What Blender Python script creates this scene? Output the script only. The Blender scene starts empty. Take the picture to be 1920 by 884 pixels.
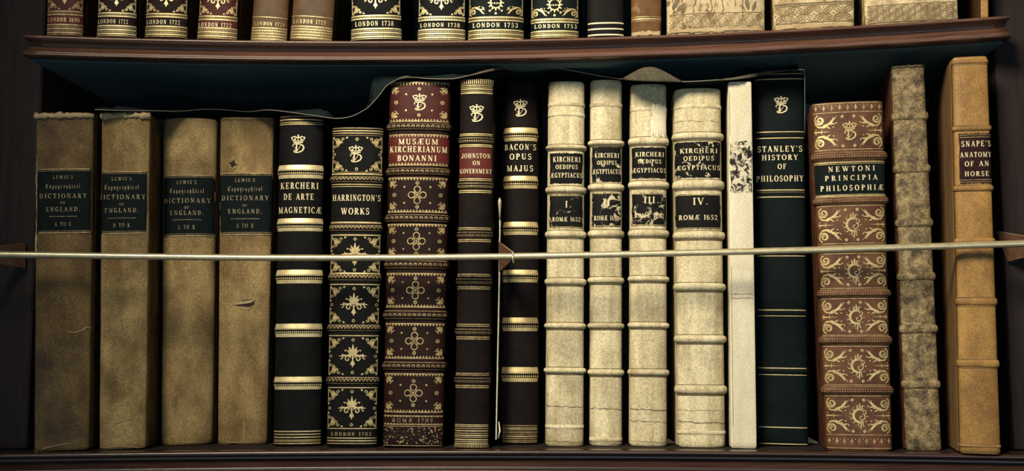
import bpy, math, random
from mathutils import Vector, Matrix
random.seed(7)
SC = bpy.context.scene
COL = SC.collection

# ------------------------------------------------------------------ camera
W_, H_ = 1920.0, 884.0
FPX = 2100.84
CAM_YAW, CAM_PITCH, CAM_ROLL = 0.0561, 0.1068, -0.0035
CAM = Vector((1.0 * math.tan(CAM_YAW), -1.0, 0.0856))
_F = Vector((-math.sin(CAM_YAW) * math.cos(CAM_PITCH), math.cos(CAM_YAW) * math.cos(CAM_PITCH), math.sin(CAM_PITCH)))
_R0 = Vector((math.cos(CAM_YAW), math.sin(CAM_YAW), 0))
_U0 = _R0.cross(_F)
_R = _R0 * math.cos(CAM_ROLL) + _U0 * math.sin(CAM_ROLL)
_U = _U0 * math.cos(CAM_ROLL) - _R0 * math.sin(CAM_ROLL)
cd = bpy.data.cameras.new('camera')
cd.sensor_width = 36.0
cd.lens = FPX / W_ * 36.0
cd.clip_start = 0.01
cam = bpy.data.objects.new('camera', cd)
COL.objects.link(cam)
cam.matrix_world = Matrix(((_R.x, _U.x, -_F.x, CAM.x), (_R.y, _U.y, -_F.y, CAM.y), (_R.z, _U.z, -_F.z, CAM.z), (0, 0, 0, 1)))
SC.camera = cam

# ------------------------------------------------------------------ world, light, exposure
world = bpy.data.worlds.new('world')
SC.world = world
world.use_nodes = True
bg = world.node_tree.nodes['Background']
bg.inputs[0].default_value = (0.36, 0.60, 0.70, 1)
bg.inputs[1].default_value = 0.08

def spot_lamp(name, loc, target, power, col, angle, blend, radius):
    l = bpy.data.lights.new(name, 'SPOT')
    l.energy = power
    l.color = col
    l.spot_size = math.radians(angle)
    l.spot_blend = blend
    l.shadow_soft_size = radius
    o = bpy.data.objects.new(name, l)
    COL.objects.link(o)
    o.location = loc
    d = Vector(target) - Vector(loc)
    o.rotation_euler = d.to_track_quat('-Z', 'Y').to_euler()
    return o
KEY = spot_lamp('gallery_spotlight', (-0.30, -1.02, 0.95), (0.17, 0.0, 0.27), 112.0, (1.0, 0.875, 0.65), 62, 1.0, 0.21)

def area_lamp(name, loc, target, sx, sy, power, col):
    l = bpy.data.lights.new(name, 'AREA')
    l.shape = 'RECTANGLE'
    l.size, l.size_y = sx, sy
    l.energy = power
    l.color = col
    o = bpy.data.objects.new(name, l)
    COL.objects.link(o)
    o.location = loc
    d = Vector(target) - Vector(loc)
    o.rotation_euler = d.to_track_quat('-Z', 'Y').to_euler()
    return o
area_lamp('cool_fill', (0.25, -3.2, -0.25), (0.0, 0.0, 0.2), 1.6, 1.2, 14.0, (0.74, 0.92, 1.0))  # added cool fill lamp, lifts the dark gaps and the shelf underside

SC.view_settings.view_transform = 'Standard'
SC.view_settings.look = 'None'
SC.view_settings.exposure = 0.0
SC.view_settings.gamma = 1.0
SC.view_settings.use_curve_mapping = False

# ------------------------------------------------------------------ pixel to world
KC = 0.4731            # curvature of the concave bookcase front
ZT = 0.3550            # lower edge of the upper shelf
SHELF_H = 0.0195       # moulding height
def ray(px, py):
    return (_F + _R * ((px - 960.0) / FPX) - _U * ((py - 442.0) / FPX))
def arc(x):
    return -KC * x * x / 2
def on_z(px, py, z):
    d = ray(px, py)
    return CAM + d * ((z - CAM.z) / d.z)
def on_plane(px, py, P, n):
    d = ray(px, py)
    return CAM + d * ((P - CAM).dot(n) / d.dot(n))
def on_arc(px, py, off):
    d = ray(px, py)
    t = 1.0
    for _ in range(30):
        p = CAM + d * t
        t += (arc(p.x) + off - p.y) / d.y
    return CAM + d * t

# ------------------------------------------------------------------ materials
MATS = {}
def material(name, c1, c2=None, scale=60, stretch=(1, 1, 1), rough=0.55, metal=0.0, bump=0.15, fine=900,
             lo=0.35, hi=0.65, c3=None, c3scale=25, c3lo=0.55, c3hi=0.7, spec=0.4, grain=0.0, bdist=0.0006):
    m = bpy.data.materials.new(name)
    m.use_nodes = True
    N, L = m.node_tree.nodes, m.node_tree.links
    P = N['Principled BSDF']
    P.inputs['Roughness'].default_value = rough
    P.inputs['Metallic'].default_value = metal
    P.inputs['Specular IOR Level'].default_value = spec
    tc = N.new('ShaderNodeTexCoord')
    oi = N.new('ShaderNodeObjectInfo')
    ml = N.new('ShaderNodeMath'); ml.operation = 'MULTIPLY'; ml.inputs[1].default_value = 37.0
    L.new(oi.outputs['Random'], ml.inputs[0])
    ad = N.new('ShaderNodeVectorMath'); ad.operation = 'ADD'
    L.new(tc.outputs['Object'], ad.inputs[0]); L.new(ml.outputs[0], ad.inputs[1])
    mp = N.new('ShaderNodeMapping')
    mp.inputs['Scale'].default_value = stretch
    L.new(ad.outputs[0], mp.inputs[0])
    def noise(sc, det, vec):
        n = N.new('ShaderNodeTexNoise')
        n.inputs['Scale'].default_value = sc
        n.inputs['Detail'].default_value = det
        n.inputs['Roughness'].default_value = 0.6
        L.new(vec, n.inputs['Vector'])
        return n
    def ramp(fac, a, b, p, q):
        r = N.new('ShaderNodeValToRGB')
        r.color_ramp.elements[0].position = p; r.color_ramp.elements[1].position = q
        r.color_ramp.elements[0].color = (*a, 1); r.color_ramp.elements[1].color = (*b, 1)
        L.new(fac, r.inputs[0])
        return r
    def mix(fac, a, b, mode='MIX'):
        x = N.new('ShaderNodeMix'); x.data_type = 'RGBA'; x.blend_type = mode
        if isinstance(fac, float): x.inputs[0].default_value = fac
        else: L.new(fac, x.inputs[0])
        for s, v in ((6, a), (7, b)):
            if isinstance(v, tuple): x.inputs[s].default_value = (*v, 1)
            else: L.new(v, x.inputs[s])
        return x.outputs[2]
    if c2 is None: c2 = c1
    n1 = noise(scale, 6, mp.outputs[0])
    col = ramp(n1.outputs[0], c1, c2, lo, hi).outputs[0]
    if c3:
        n3 = noise(c3scale, 5, ad.outputs[0])
        f3 = ramp(n3.outputs[0], (0, 0, 0), (1, 1, 1), c3lo, c3hi)
        col = mix(f3.outputs[0], col, c3)
    nf = noise(fine, 3, ad.outputs[0])
    if grain > 0:
        g = ramp(nf.outputs[0], (1 - grain,) * 3, (1 + grain,) * 3, 0.3, 0.7)
        col = mix(1.0, col, g.outputs[0], 'MULTIPLY')
    L.new(col, P.inputs['Base Color'])
    if bump > 0:
        b = N.new('ShaderNodeBump')
        b.inputs['Strength'].default_value = bump
        b.inputs['Distance'].default_value = bdist
        L.new(nf.outputs[0], b.inputs['Height'])
        L.new(b.outputs[0], P.inputs['Normal'])
    MATS[name] = m
    return m

material('cloth_dark', (.105, .066, .031), (.215, .138, .060), 22, (1.5, 1, .7), .8, bump=.5, fine=900, grain=.5, lo=.38, hi=.62, c3=(.062, .044, .034), c3scale=17, c3lo=.46, c3hi=.68, spec=.1)  # also on the tan volumes' boards, painting in the shade between books
material('cloth_tan', (.195, .128, .056), (.39, .275, .125), 24, (1.5, 1, .7), .8, bump=.5, fine=900, grain=.5, lo=.38, hi=.62, c3=(.11, .075, .038), c3scale=16, c3lo=.47, c3hi=.70, spec=.1)
material('cloth_pale', (.50, .38, .22), (.36, .26, .14), 60, rough=.75, bump=.5, grain=.2)
material('label_dark', (.0055, .0095, .0108), (.0090, .0130, .0140), 80, rough=.65, bump=.2, spec=.05)
material('black_leather', (.0050, .0056, .0064), (.0095, .0090, .0092), 70, rough=.55, bump=.35, fine=1400, spec=.06)
material('brown_black_leather', (.0075, .0058, .0062), (.012, .0085, .0085), 60, rough=.55, bump=.35, fine=1400, spec=.06)
material('green_black_leather', (.0032, .0068, .0080), (.0055, .0100, .0108), 70, rough=.5, bump=.3, fine=1600, spec=.06)
material('maroon_leather', (.050, .0105, .0095), (.080, .018, .015), 60, rough=.5, bump=.35, fine=1400, spec=.15)
material('dark_maroon_leather', (.0125, .0060, .0056), (.023, .0092, .0078), 60, rough=.55, bump=.35, fine=1400, spec=.10)
material('red_label', (.080, .0135, .0115), (.115, .022, .017), 80, rough=.5, bump=.2, spec=.15)
material('vellum', (.76, .675, .46), (.48, .395, .23), 42, (2.8, 1, .28), .6, bump=.5, fine=520, lo=.36, hi=.68, c3=(.235, .18, .095), c3scale=18, c3lo=.50, c3hi=.80, grain=.28, spec=.22)
material('vellum_white', (.76, .70, .55), (.64, .58, .42), 40, (2, 1, .4), .6, bump=.3, fine=700, grain=.15, c3=(.46, .40, .27), c3scale=18, c3lo=.56, c3hi=.8, spec=.25)
material('vellum_tooled', (.66, .54, .33), (.33, .235, .12), 70, rough=.6, bump=.7, fine=420, c3=(.17, .105, .05), c3scale=60, c3lo=.53, c3hi=.70, grain=.35, spec=.25, bdist=.001)
material('vellum_recess', (.20, .135, .065), (.34, .25, .135), 120, rough=.7, bump=.2)
material('vellum_crease_shade', (.11, .080, .042), (.19, .145, .08), 90, rough=.7, bump=.2)
material('vellum_light', (.80, .74, .58), (.70, .62, .45), 90, rough=.6, bump=.2)
material('calf_red', (.080, .030, .015), (.155, .066, .033), 45, rough=.5, bump=.4, fine=1100, c3=(.055, .020, .011), c3scale=30, c3lo=.5, c3hi=.7, grain=.25, spec=.25)
material('calf_rough', (.105, .074, .035), (.33, .245, .125), 150, (1, 1, .8), .6, bump=.9, fine=520, lo=.36, hi=.64, c3=(.050, .036, .022), c3scale=90, c3lo=.50, c3hi=.66, grain=.45, bdist=.0012)
material('calf_rough_edge', (.15, .040, .022), (.085, .028, .018), 60, rough=.6, bump=.4)
material('calf_tan', (.40, .225, .066), (.265, .140, .040), 30, (1.4, 1, .6), .5, bump=.45, fine=700, c3=(.175, .086, .027), c3scale=24, c3lo=.50, c3hi=.74, grain=.3, spec=.3)
material('calf_tan_board', (.27, .165, .072), (.19, .11, .048), 30, (1.4, 1, .6), .55, bump=.35, fine=900, grain=.22)
material('calf_brown', (.080, .041, .018), (.145, .080, .037), 45, rough=.5, bump=.4, fine=1000, c3=(.048, .026, .013), c3scale=45, c3lo=.5, c3hi=.68, grain=.25, spec=.25)
material('pages', (.33, .27, .17), (.23, .18, .11), 300, (6, 1, .1), .9, bump=.1)
material('gilt', (.66, .52, .25), (.44, .33, .15), 260, rough=.36, metal=.35, bump=.2, fine=1500, lo=.4, hi=.7)
material('gilt_bright', (.78, .65, .36), (.52, .40, .19), 240, rough=.34, metal=.3, bump=.2, fine=1500, lo=.4, hi=.75)
material('gilt_letter', (.78, .68, .43), (.58, .48, .28), 300, rough=.45, metal=.15, bump=.1, lo=.4, hi=.75)
material('gilt_dull', (.50, .375, .185), (.24, .165, .075), 260, rough=.45, metal=.25, bump=.2, lo=.4, hi=.65)
material('gilt_worn', (.36, .30, .17), (.13, .105, .06), 420, rough=.5, metal=.15, bump=.1, lo=.42, hi=.62)
material('wood', (.085, .038, .026), (.15, .072, .048), 30, (.35, 6, 6), .22, bump=.04, fine=900, grain=.2, spec=.5)
material('wood_shaded', (.034, .0175, .0150), (.060, .031, .025), 30, (.35, 6, 6), .22, bump=.04, fine=900, grain=.2, spec=.7)  # same wood darkened, the dimmer light on the lower shelf put into its colour
material('wood_dark', (.020, .0165, .0175), (.030, .022, .022), 30, (6, 6, .5), .7, bump=.15, spec=.12)
material('shadow_teal_board', (.080, .135, .155), (.092, .148, .166), 30, (6, 6, .5), .85, bump=.1, spec=.05)  # teal of the deep shadows put into the board colour
material('brass', (.66, .57, .37), (.52, .44, .28), 200, rough=.30, metal=.55, bump=.05)
material('strap_leather', (.095, .046, .028), (.17, .085, .05), 130, rough=.6, bump=.5, fine=900, grain=.3)
material('flap_shaded', (.0095, .0165, .019), (.012, .019, .021), 60, rough=.9, bump=.3, spec=.03)  # shaded copy of the flap suede, dark tone under the shelf painted in
material('flap_lit', (.075, .066, .047), (.115, .10, .072), 60, rough=.9, bump=.4, grain=.4, spec=.05)  # lit copy of the same suede, for the folds facing the lamp
material('hem_thread', (.34, .30, .22), (.22, .20, .15), 500, rough=.8, bump=0)
material('paper', (.72, .68, .58), (.60, .55, .45), 90, rough=.8, bump=.1)
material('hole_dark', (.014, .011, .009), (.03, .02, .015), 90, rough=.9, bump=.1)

def chipped(name, base, under, scale, thr, soft=.02, stretch=(1, 1, 1)):
    m = material(name, base, tuple(c * 1.5 for c in base), 90, rough=.6, bump=.2, spec=.08)
    N, L = m.node_tree.nodes, m.node_tree.links
    P = N['Principled BSDF']
    old = P.inputs['Base Color'].links[0].from_socket
    vec = [n for n in N if n.type == 'VECT_MATH'][0].outputs[0]
    mp = N.new('ShaderNodeMapping'); mp.inputs['Scale'].default_value = stretch
    L.new(vec, mp.inputs[0])
    n = N.new('ShaderNodeTexNoise'); n.inputs['Scale'].default_value = scale; n.inputs['Detail'].default_value = 8
    n.inputs['Roughness'].default_value = .68; n.inputs['Distortion'].default_value = .8
    L.new(mp.outputs[0], n.inputs['Vector'])
    r = N.new('ShaderNodeValToRGB')
    r.color_ramp.elements[0].position = thr; r.color_ramp.elements[1].position = thr + soft
    L.new(n.outputs[0], r.inputs[0])
    x = N.new('ShaderNodeMix'); x.data_type = 'RGBA'
    L.new(r.outputs[0], x.inputs[0]); L.new(old, x.inputs[6]); x.inputs[7].default_value = (*under, 1)
    L.new(x.outputs[2], P.inputs['Base Color'])
    return m
chipped('label_chip_light', (.0070, .0068, .0070), (.60, .52, .35), 120, .655)
chipped('label_chip_medium', (.0070, .0068, .0070), (.60, .52, .35), 130, .60)
chipped('label_chip_heavy', (.0070, .0068, .0070), (.62, .54, .37), 150, .545, .05)
chipped('label_chip_ruin', (.016, .014, .012), (.66, .60, .45), 170, .47, .06, (1, 1, .8))
chipped('label_worn_green', (.010, .013, .014), (.30, .24, .13), 110, .68)
chipped('label_maroon_worn', (.020, .0075, .0080), (.42, .28, .12), 140, .665)
chipped('vellum_cracked', (.42, .335, .205), (.17, .095, .045), 75, .535, .08, (1.6, 1, .7))
chipped('calf_cracked', (.105, .052, .022), (.34, .235, .12), 70, .58, .10)

# ------------------------------------------------------------------ object helpers
def link_mesh(name, verts, faces, mat, parent=None, smooth=False):
    me = bpy.data.meshes.new(name)
    me.from_pydata([tuple(v) for v in verts], [], faces)
    me.materials.append(MATS[mat])
    if smooth:
        me.polygons.foreach_set('use_smooth', [True] * len(me.polygons))
    me.update()
    o = bpy.data.objects.new(name, me)
    COL.objects.link(o)
    if parent is not None: o.parent = parent
    return o
def tag(o, label, cat=None, group=None):
    o['label'] = label
    if cat: o['category'] = cat
    if group: o['group'] = group
    return o
def grid(vs, nu, nv, base=0):
    return [(base + j * nu + i, base + j * nu + i + 1, base + (j + 1) * nu + i + 1, base + (j + 1) * nu + i) for j in range(nv - 1) for i in range(nu - 1)]
def box_vf(x0, x1, y0, y1, z0, z1, bev=0.0):
    """box with chamfered vertical and horizontal edges"""
    if bev <= 0:
        v = [(x, y, z) for z in (z0, z1) for y in (y0, y1) for x in (x0, x1)]
        return v, [(0, 2, 3, 1), (4, 5, 7, 6), (0, 1, 5, 4), (2, 6, 7, 3), (0, 4, 6, 2), (1, 3, 7, 5)]
    v, f = [], []
    rings = [(z0, bev), (z0 + bev, 0), (z1 - bev, 0), (z1, bev)]
    for z, s in rings:
        a0, a1, b0, b1 = x0 + s, x1 - s, y0 + s, y1 - s
        c = bev
        v += [(a0 + c, b0, z), (a1 - c, b0, z), (a1, b0 + c, z), (a1, b1 - c, z), (a1 - c, b1, z), (a0 + c, b1, z), (a0, b1 - c, z), (a0, b0 + c, z)]
    for k in range(3):
        for i in range(8):
            j = (i + 1) % 8
            f.append((k * 8 + i, k * 8 + j, (k + 1) * 8 + j, (k + 1) * 8 + i))
    f.append(tuple(range(7, -1, -1))); f.append(tuple(24 + i for i in range(8)))
    return v, f
def tube_vf(pts, radii, n=10):
    v, f = [], []
    pts = [Vector(p) for p in pts]
    for i, p in enumerate(pts):
        t = (pts[min(i + 1, len(pts) - 1)] - pts[max(i - 1, 0)]).normalized()
        a = t.cross(Vector((0, 0, 1)))
        if a.length < .05: a = t.cross(Vector((0, 1, 0)))
        a.normalize(); b = a.cross(t)
        r = radii[i] if isinstance(radii, (list, tuple)) else radii
        v += [p + (a * math.cos(2 * math.pi * k / n) + b * math.sin(2 * math.pi * k / n)) * r for k in range(n)]
    for i in range(len(pts) - 1):
        for k in range(n):
            f.append((i * n + k, i * n + (k + 1) % n, (i + 1) * n + (k + 1) % n, (i + 1) * n + k))
    f.append(tuple(range(n - 1, -1, -1))); f.append(tuple((len(pts) - 1) * n + k for k in range(n)))
    return v, f

# ------------------------------------------------------------------ drawing on a spine (x = pixels from the spine axis, y = photo row)
class Orn:
    def __init__(s): s.q = []
    def strip(s, pts, w):
        n = len(pts)
        L, R = [], []
        for i, (x, y) in enumerate(pts):
            x0, y0 = pts[max(i - 1, 0)]; x1, y1 = pts[min(i + 1, n - 1)]
            dx, dy = x1 - x0, y1 - y0
            d = math.hypot(dx, dy) or 1
            ww = (w[i] if isinstance(w, (list, tuple)) else w) / 2
            L.append((x - dy / d * ww, y + dx / d * ww)); R.append((x + dy / d * ww, y - dx / d * ww))
        for i in range(n - 1): s.q.append([L[i], L[i + 1], R[i + 1], R[i]])
    def line(s, x0, y0, x1, y1, w, seg=1):
        s.strip([(x0 + (x1 - x0) * i / seg, y0 + (y1 - y0) * i / seg) for i in range(seg + 1)], w)
    def hbar(s, x0, x1, y0, y1, seg=28):
        for i in range(seg):
            a, b = x0 + (x1 - x0) * i / seg, x0 + (x1 - x0) * (i + 1) / seg
            s.q.append([(a, y0), (b, y0), (b, y1), (a, y1)])
    def dot(s, x, y, r, n=8):
        s.q.append([(x + r * math.cos(2 * math.pi * i / n), y + r * math.sin(2 * math.pi * i / n)) for i in range(n)])
    def arc(s, cx, cy, rx, ry, a0, a1, w, n=14):
        p = [(cx + rx * math.cos(math.radians(a0 + (a1 - a0) * i / n)), cy + ry * math.sin(math.radians(a0 + (a1 - a0) * i / n))) for i in range(n + 1)]
        s.strip(p, w)
    def ring(s, x, y, r, w, n=14): s.arc(x, y, r, r, 0, 360, w, n)
    def spiral(s, cx, cy, r0, r1, a0, a1, w0, w1, sx=1, sy=1, n=20):
        p, w = [], []
        for i in range(n + 1):
            t = i / n
            r = r0 + (r1 - r0) * t; a = math.radians(a0 + (a1 - a0) * t)
            p.append((cx + sx * r * math.cos(a), cy + sy * r * math.sin(a))); w.append(w0 + (w1 - w0) * t)
        s.strip(p, w)
    def leaf(s, x, y, ang, ln, wd):
        a = math.radians(ang)
        c, d = math.cos(a), math.sin(a)
        pts = [(x + c * ln * t, y + d * ln * t) for t in (0, .2, .45, .75, 1)]
        s.strip(pts, [wd * .3, wd * .8, wd, wd * .55, .05])
    def ticks(s, x0, x1, y0, y1, step, w, slant=0):
        n = max(1, int((x1 - x0) / step))
        for i in range(n + 1):
            x = x0 + (x1 - x0) * i / n
            s.line(x, y0, x + slant, y1, w)
    def beads(s, x0, x1, y, step, r, n=6):
        k = max(1, int((x1 - x0) / step))
        for i in range(k + 1): s.dot(x0 + (x1 - x0) * i / k, y, r, n)
    def zigzag(s, x0, x1, y0, y1, step):
        k = max(1, int((x1 - x0) / step)); d = (x1 - x0) / k
        for i in range(k):
            a = x0 + i * d
            s.q.append([(a + d * .08, y0), (a + d * .92, y0), (a + d * .62, y1), (a + d * .38, y1)])

# --- a roman capital alphabet drawn from thick and thin strokes with serifs (unit height, y up)
TK, TN = .20, .085
def _s(x, y, l=.17): return ('l', x - l, y, x + l, y, .065)
def _st(x, a=0., b=1., w=TK): return [('l', x, a, x, b, w)] + ([_s(x, .03)] if a == 0 else []) + ([_s(x, .97)] if b == 1 else [])
def _a(cx, cy, rx, ry, a0, a1, T=TK, t=TN): return ('a', cx, cy, rx, ry, a0, a1, T, t)
def _E(x): return _st(x) + [('l', x, .96, x + .46, .96, TN), ('l', x, .5, x + .32, .5, TN), ('l', x, .04, x + .48, .04, TN), ('l', x + .45, .74, x + .45, 1, .06), ('l', x + .47, 0, x + .47, .28, .06), ('l', x + .31, .38, x + .31, .62, .05)]
GL = {
 'A': (.86, [('l', .1, 0, .42, 1, TN), ('l', .40, 1, .74, 0, TK), ('l', .22, .34, .6, .34, TN), _s(.1, .03, .13), _s(.74, .03, .15)]),
 'B': (.78, _st(.2) + [_a(.25, .75, .33, .23, -90, 90), _a(.25, .27, .39, .25, -90, 90)]),
 'C': (.80, [_a(.44, .5, .35, .47, 48, 312), ('l', .68, .68, .68, 1, .07), ('l', .68, .02, .68, .22, .05)]),
 'D': (.90, _st(.2) + [_a(.28, .5, .47, .47, -90, 90)]),
 'E': (.80, _E(.2)),
 'F': (.74, _st(.2) + [('l', .2, .96, .64, .96, TN), ('l', .2, .5, .5, .5, TN), ('l', .63, .72, .63, 1, .06), ('l', .49, .38, .49, .62, .05)]),
 'G': (.88, [_a(.44, .5, .35, .47, 48, 312), ('l', .68, .68, .68, 1, .07), ('l', .69, .05, .69, .42, TK), _s(.69, .42, .14)]),
 'H': (.96, _st(.2) + _st(.74) + [('l', .2, .5, .74, .5, TN)]),
 'I': (.42, _st(.21)),
 'J': (.56, [('l', .36, .2, .36, 1, TK), _s(.36, .97), _a(.2, .2, .16, .2, 180, 360), ('d', .08, .22, .08)]),
 'K': (.90, _st(.2) + [('l', .26, .42, .70, .97, TN), ('l', .38, .58, .74, .02, TK), _s(.72, .97, .12), _s(.76, .03, .13)]),
 'L': (.74, _st(.2) + [('l', .2, .04, .64, .04, TN), ('l', .65, 0, .65, .3, .07)]),
 'M': (1.1, [('l', .16, 0, .16, 1, TN), ('l', .18, 1, .54, .06, TK), ('l', .54, .04, .88, 1, TN), ('l', .90, 0, .90, 1, TK), _s(.16, .03, .13), _s(.90, .03), _s(.12, .97, .1), _s(.94, .97, .12)]),
 'N': (.96, [('l', .18, 0, .18, 1, TN), ('l', .18, 1, .74, .03, TK), ('l', .76, 0, .76, 1, TN), _s(.18, .03, .13), _s(.14, .97, .1), _s(.76, .97, .13)]),
 'O': (.92, [_a(.46, .5, .36, .47, 0, 360)]),
 'P': (.76, _st(.2) + [_a(.26, .72, .37, .25, -90, 90)]),
 'Q': (.92, [_a(.46, .5, .36, .47, 0, 360), ('l', .46, .16, .82, -.14, .12)]),
 'R': (.86, _st(.2) + [_a(.26, .74, .35, .23, -90, 90), ('l', .40, .5, .72, .03, TK), _s(.76, .03, .11)]),
 'S': (.66, [_a(.33, .74, .22, .23, 30, 270, .13, .13), _a(.33, .27, .25, .24, -150, 90, .15, .13), ('l', .55, .72, .55, .98, .06), ('l', .08, .02, .08, .28, .06)]),
 'T': (.80, _st(.40) + [('l', .06, .96, .74, .96, TN), ('l', .07, .70, .07, 1, .07), ('l', .73, .70, .73, 1, .07)]),
 'U': (.90, [('l', .2, .3, .2, 1, TK), _a(.45, .3, .25, .27, 180, 360, .17, .09), ('l', .70, .3, .70, 1, TN), _s(.2, .97), _s(.70, .97, .13)]),
 'V': (.84, [('l', .12, 1, .44, .02, TK), ('l', .44, .02, .74, 1, TN), _s(.12, .97), _s(.74, .97, .12)]),
 'W': (1.2, [('l', .1, 1, .36, .02, TK), ('l', .36, .02, .6, .95, TN), ('l', .56, 1, .82, .02, TK), ('l', .82, .02, 1.08, 1, TN), _s(.12, .97), _s(.58, .97), _s(1.08, .97, .11)]),
 'X': (.84, [('l', .12, 1, .7, 0, TK), ('l', .12, 0, .7, 1, TN), _s(.12, .97), _s(.7, .97, .12), _s(.12, .03, .12), _s(.7, .03)]),
 'Y': (.82, [('l', .1, 1, .41, .44, TK), ('l', .41, .44, .70, 1, TN), ('l', .41, 0, .41, .46, TK), _s(.1, .97), _s(.70, .97, .12), _s(.41, .03)]),
 'Z': (.76, [('l', .62, .95, .12, .05, TK), ('l', .1, .96, .66, .96, TN), ('l', .1, .04, .66, .04, TN), ('l', .1, .72, .1, 1, .06), ('l', .66, 0, .66, .28, .06)]),
 '\u00c6': (1.16, [('l', .08, 0, .50, 1, TN), ('l', .24, .36, .6, .36, TN), _s(.08, .03, .12)] + _E(.6)),
 '0': (.72, [_a(.36, .5, .26, .47, 0, 360, .17)]),
 '1': (.46, _st(.24) + [('l', .08, .84, .24, .97, .07)]),
 '2': (.68, [_a(.32, .72, .23, .25, -20, 180, .15), ('l', .53, .64, .1, .06, .10), ('l', .08, .06, .58, .06, .13), ('l', .58, .0, .58, .25, .06)]),
 '3': (.66, [_a(.3, .75, .22, .22, -90, 160, .15), _a(.3, .27, .25, .25, -160, 90, .16)]),
 '4': (.74, [('l', .46, 0, .46, 1, .16), ('l', .46, .97, .06, .3, .07), ('l', .04, .3, .66, .3, .07), _s(.46, .03)]),
 '5': (.66, [_a(.3, .32, .26, .3, -150, 110, .16), ('l', .16, .5, .16, .97, .07), ('l', .14, .94, .56, .94, .13)]),
 '6': (.70, [_a(.35, .3, .25, .28, 0, 360, .16), _a(.5, .5, .40, .47, 90, 190, .16)]),
 '7': (.66, [('l', .08, .94, .6, .94, .13), ('l', .58, .92, .24, 0, .15), ('l', .08, .72, .08, 1, .06)]),
 '8': (.68, [_a(.34, .75, .21, .22, 0, 360, .14), _a(.34, .27, .25, .25, 0, 360, .15)]),
 '9': (.70, [_a(.35, .7, .25, .28, 0, 360, .16), _a(.20, .5, .40, .47, -90, 10, .16)]),
 "'": (.26, [('l', .14, 1.02, .10, .72, .10)]),
 '.': (.30, [('d', .14, .07, .09)]),
 '-': (.5, [('l', .08, .4, .42, .4, .08)]),
 ' ': (.50, []),
}
# small black-letter alphabet for one word
def _bl(x, a=0., b=.68): return [('l', x, a + .06, x, b - .06, .15), ('l', x - .09, b - .10, x + .07, b, .09), ('l', x - .07, a, x + .10, a + .10, .09)]
GB = {
 'T': (.74, [('l', .36, .06, .36, .9, .15), _a(.42, .45, .32, .42, 110, 290, .16, .08), ('l', .1, .92, .72, .98, .13)]),
 'o': (.50, _bl(.14) + _bl(.36)), 'p': (.52, _bl(.14, -.28) + _bl(.37)), 'g': (.52, _bl(.14) + _bl(.37, -.28) + [('l', .10, -.22, .38, -.28, .08)]),
 'r': (.42, _bl(.14) + [('l', .2, .56, .36, .66, .13)]), 'a': (.50, _bl(.36) + [('l', .14, .1, .14, .4, .14), ('l', .1, .62, .36, .66, .08), ('l', .14, .4, .36, .42, .06)]),
 'h': (.52, _bl(.14, 0, 1) + _bl(.38, -.12)), 'i': (.28, _bl(.14) + [('d', .14, .86, .08)]), 'c': (.42, _bl(.14) + [('l', .2, .60, .34, .66, .12), ('l', .16, .03, .36, .08, .07)]),
 'l': (.28, _bl(.14, 0, 1)), 't': (.36, _bl(.14, 0, .85) + [('l', .04, .62, .32, .62, .08)]),
}
def text(o, s, xc, yt, yb, width=None, track=.06, G=GL, bold=1.0):
    h = yb - yt
    adv = [G[c][0] + track for c in s]
    tot = sum(adv)
    sx = (width / tot) if width else h
    x = xc - tot * sx / 2
    for c, a in zip(s, adv):
        for p in G[c][1]:
            if p[0] == 'l':
                _, x0, y0, x1, y1, w = p
                # width measured in the y scale for horizontals and x scale for verticals
                o.line(x + (x0 + track / 2) * sx, yb - y0 * h, x + (x1 + track / 2) * sx, yb - y1 * h, w * bold * min(h, (sx * 1.1 if abs(x1 - x0) < abs(y1 - y0) else h)))
            elif p[0] == 'd':
                o.dot(x + (p[1] + track / 2) * sx, yb - p[2] * h, p[3] * h)
            else:
                _, cx, cy, rx, ry, a0, a1, T, t = p
                n = 12 if abs(a1 - a0) < 300 else 18
                pts, ws = [], []
                for i in range(n + 1):
                    an = math.radians(a0 + (a1 - a0) * i / n)
                    pts.append((x + (cx + track / 2 + rx * math.cos(an)) * sx, yb - (cy + ry * math.sin(an)) * h))
                    ws.append((t + (T - t) * abs(math.cos(an))) * bold * min(h, sx * 1.15))
                o.strip(pts, ws)
        x += a * sx

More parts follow.
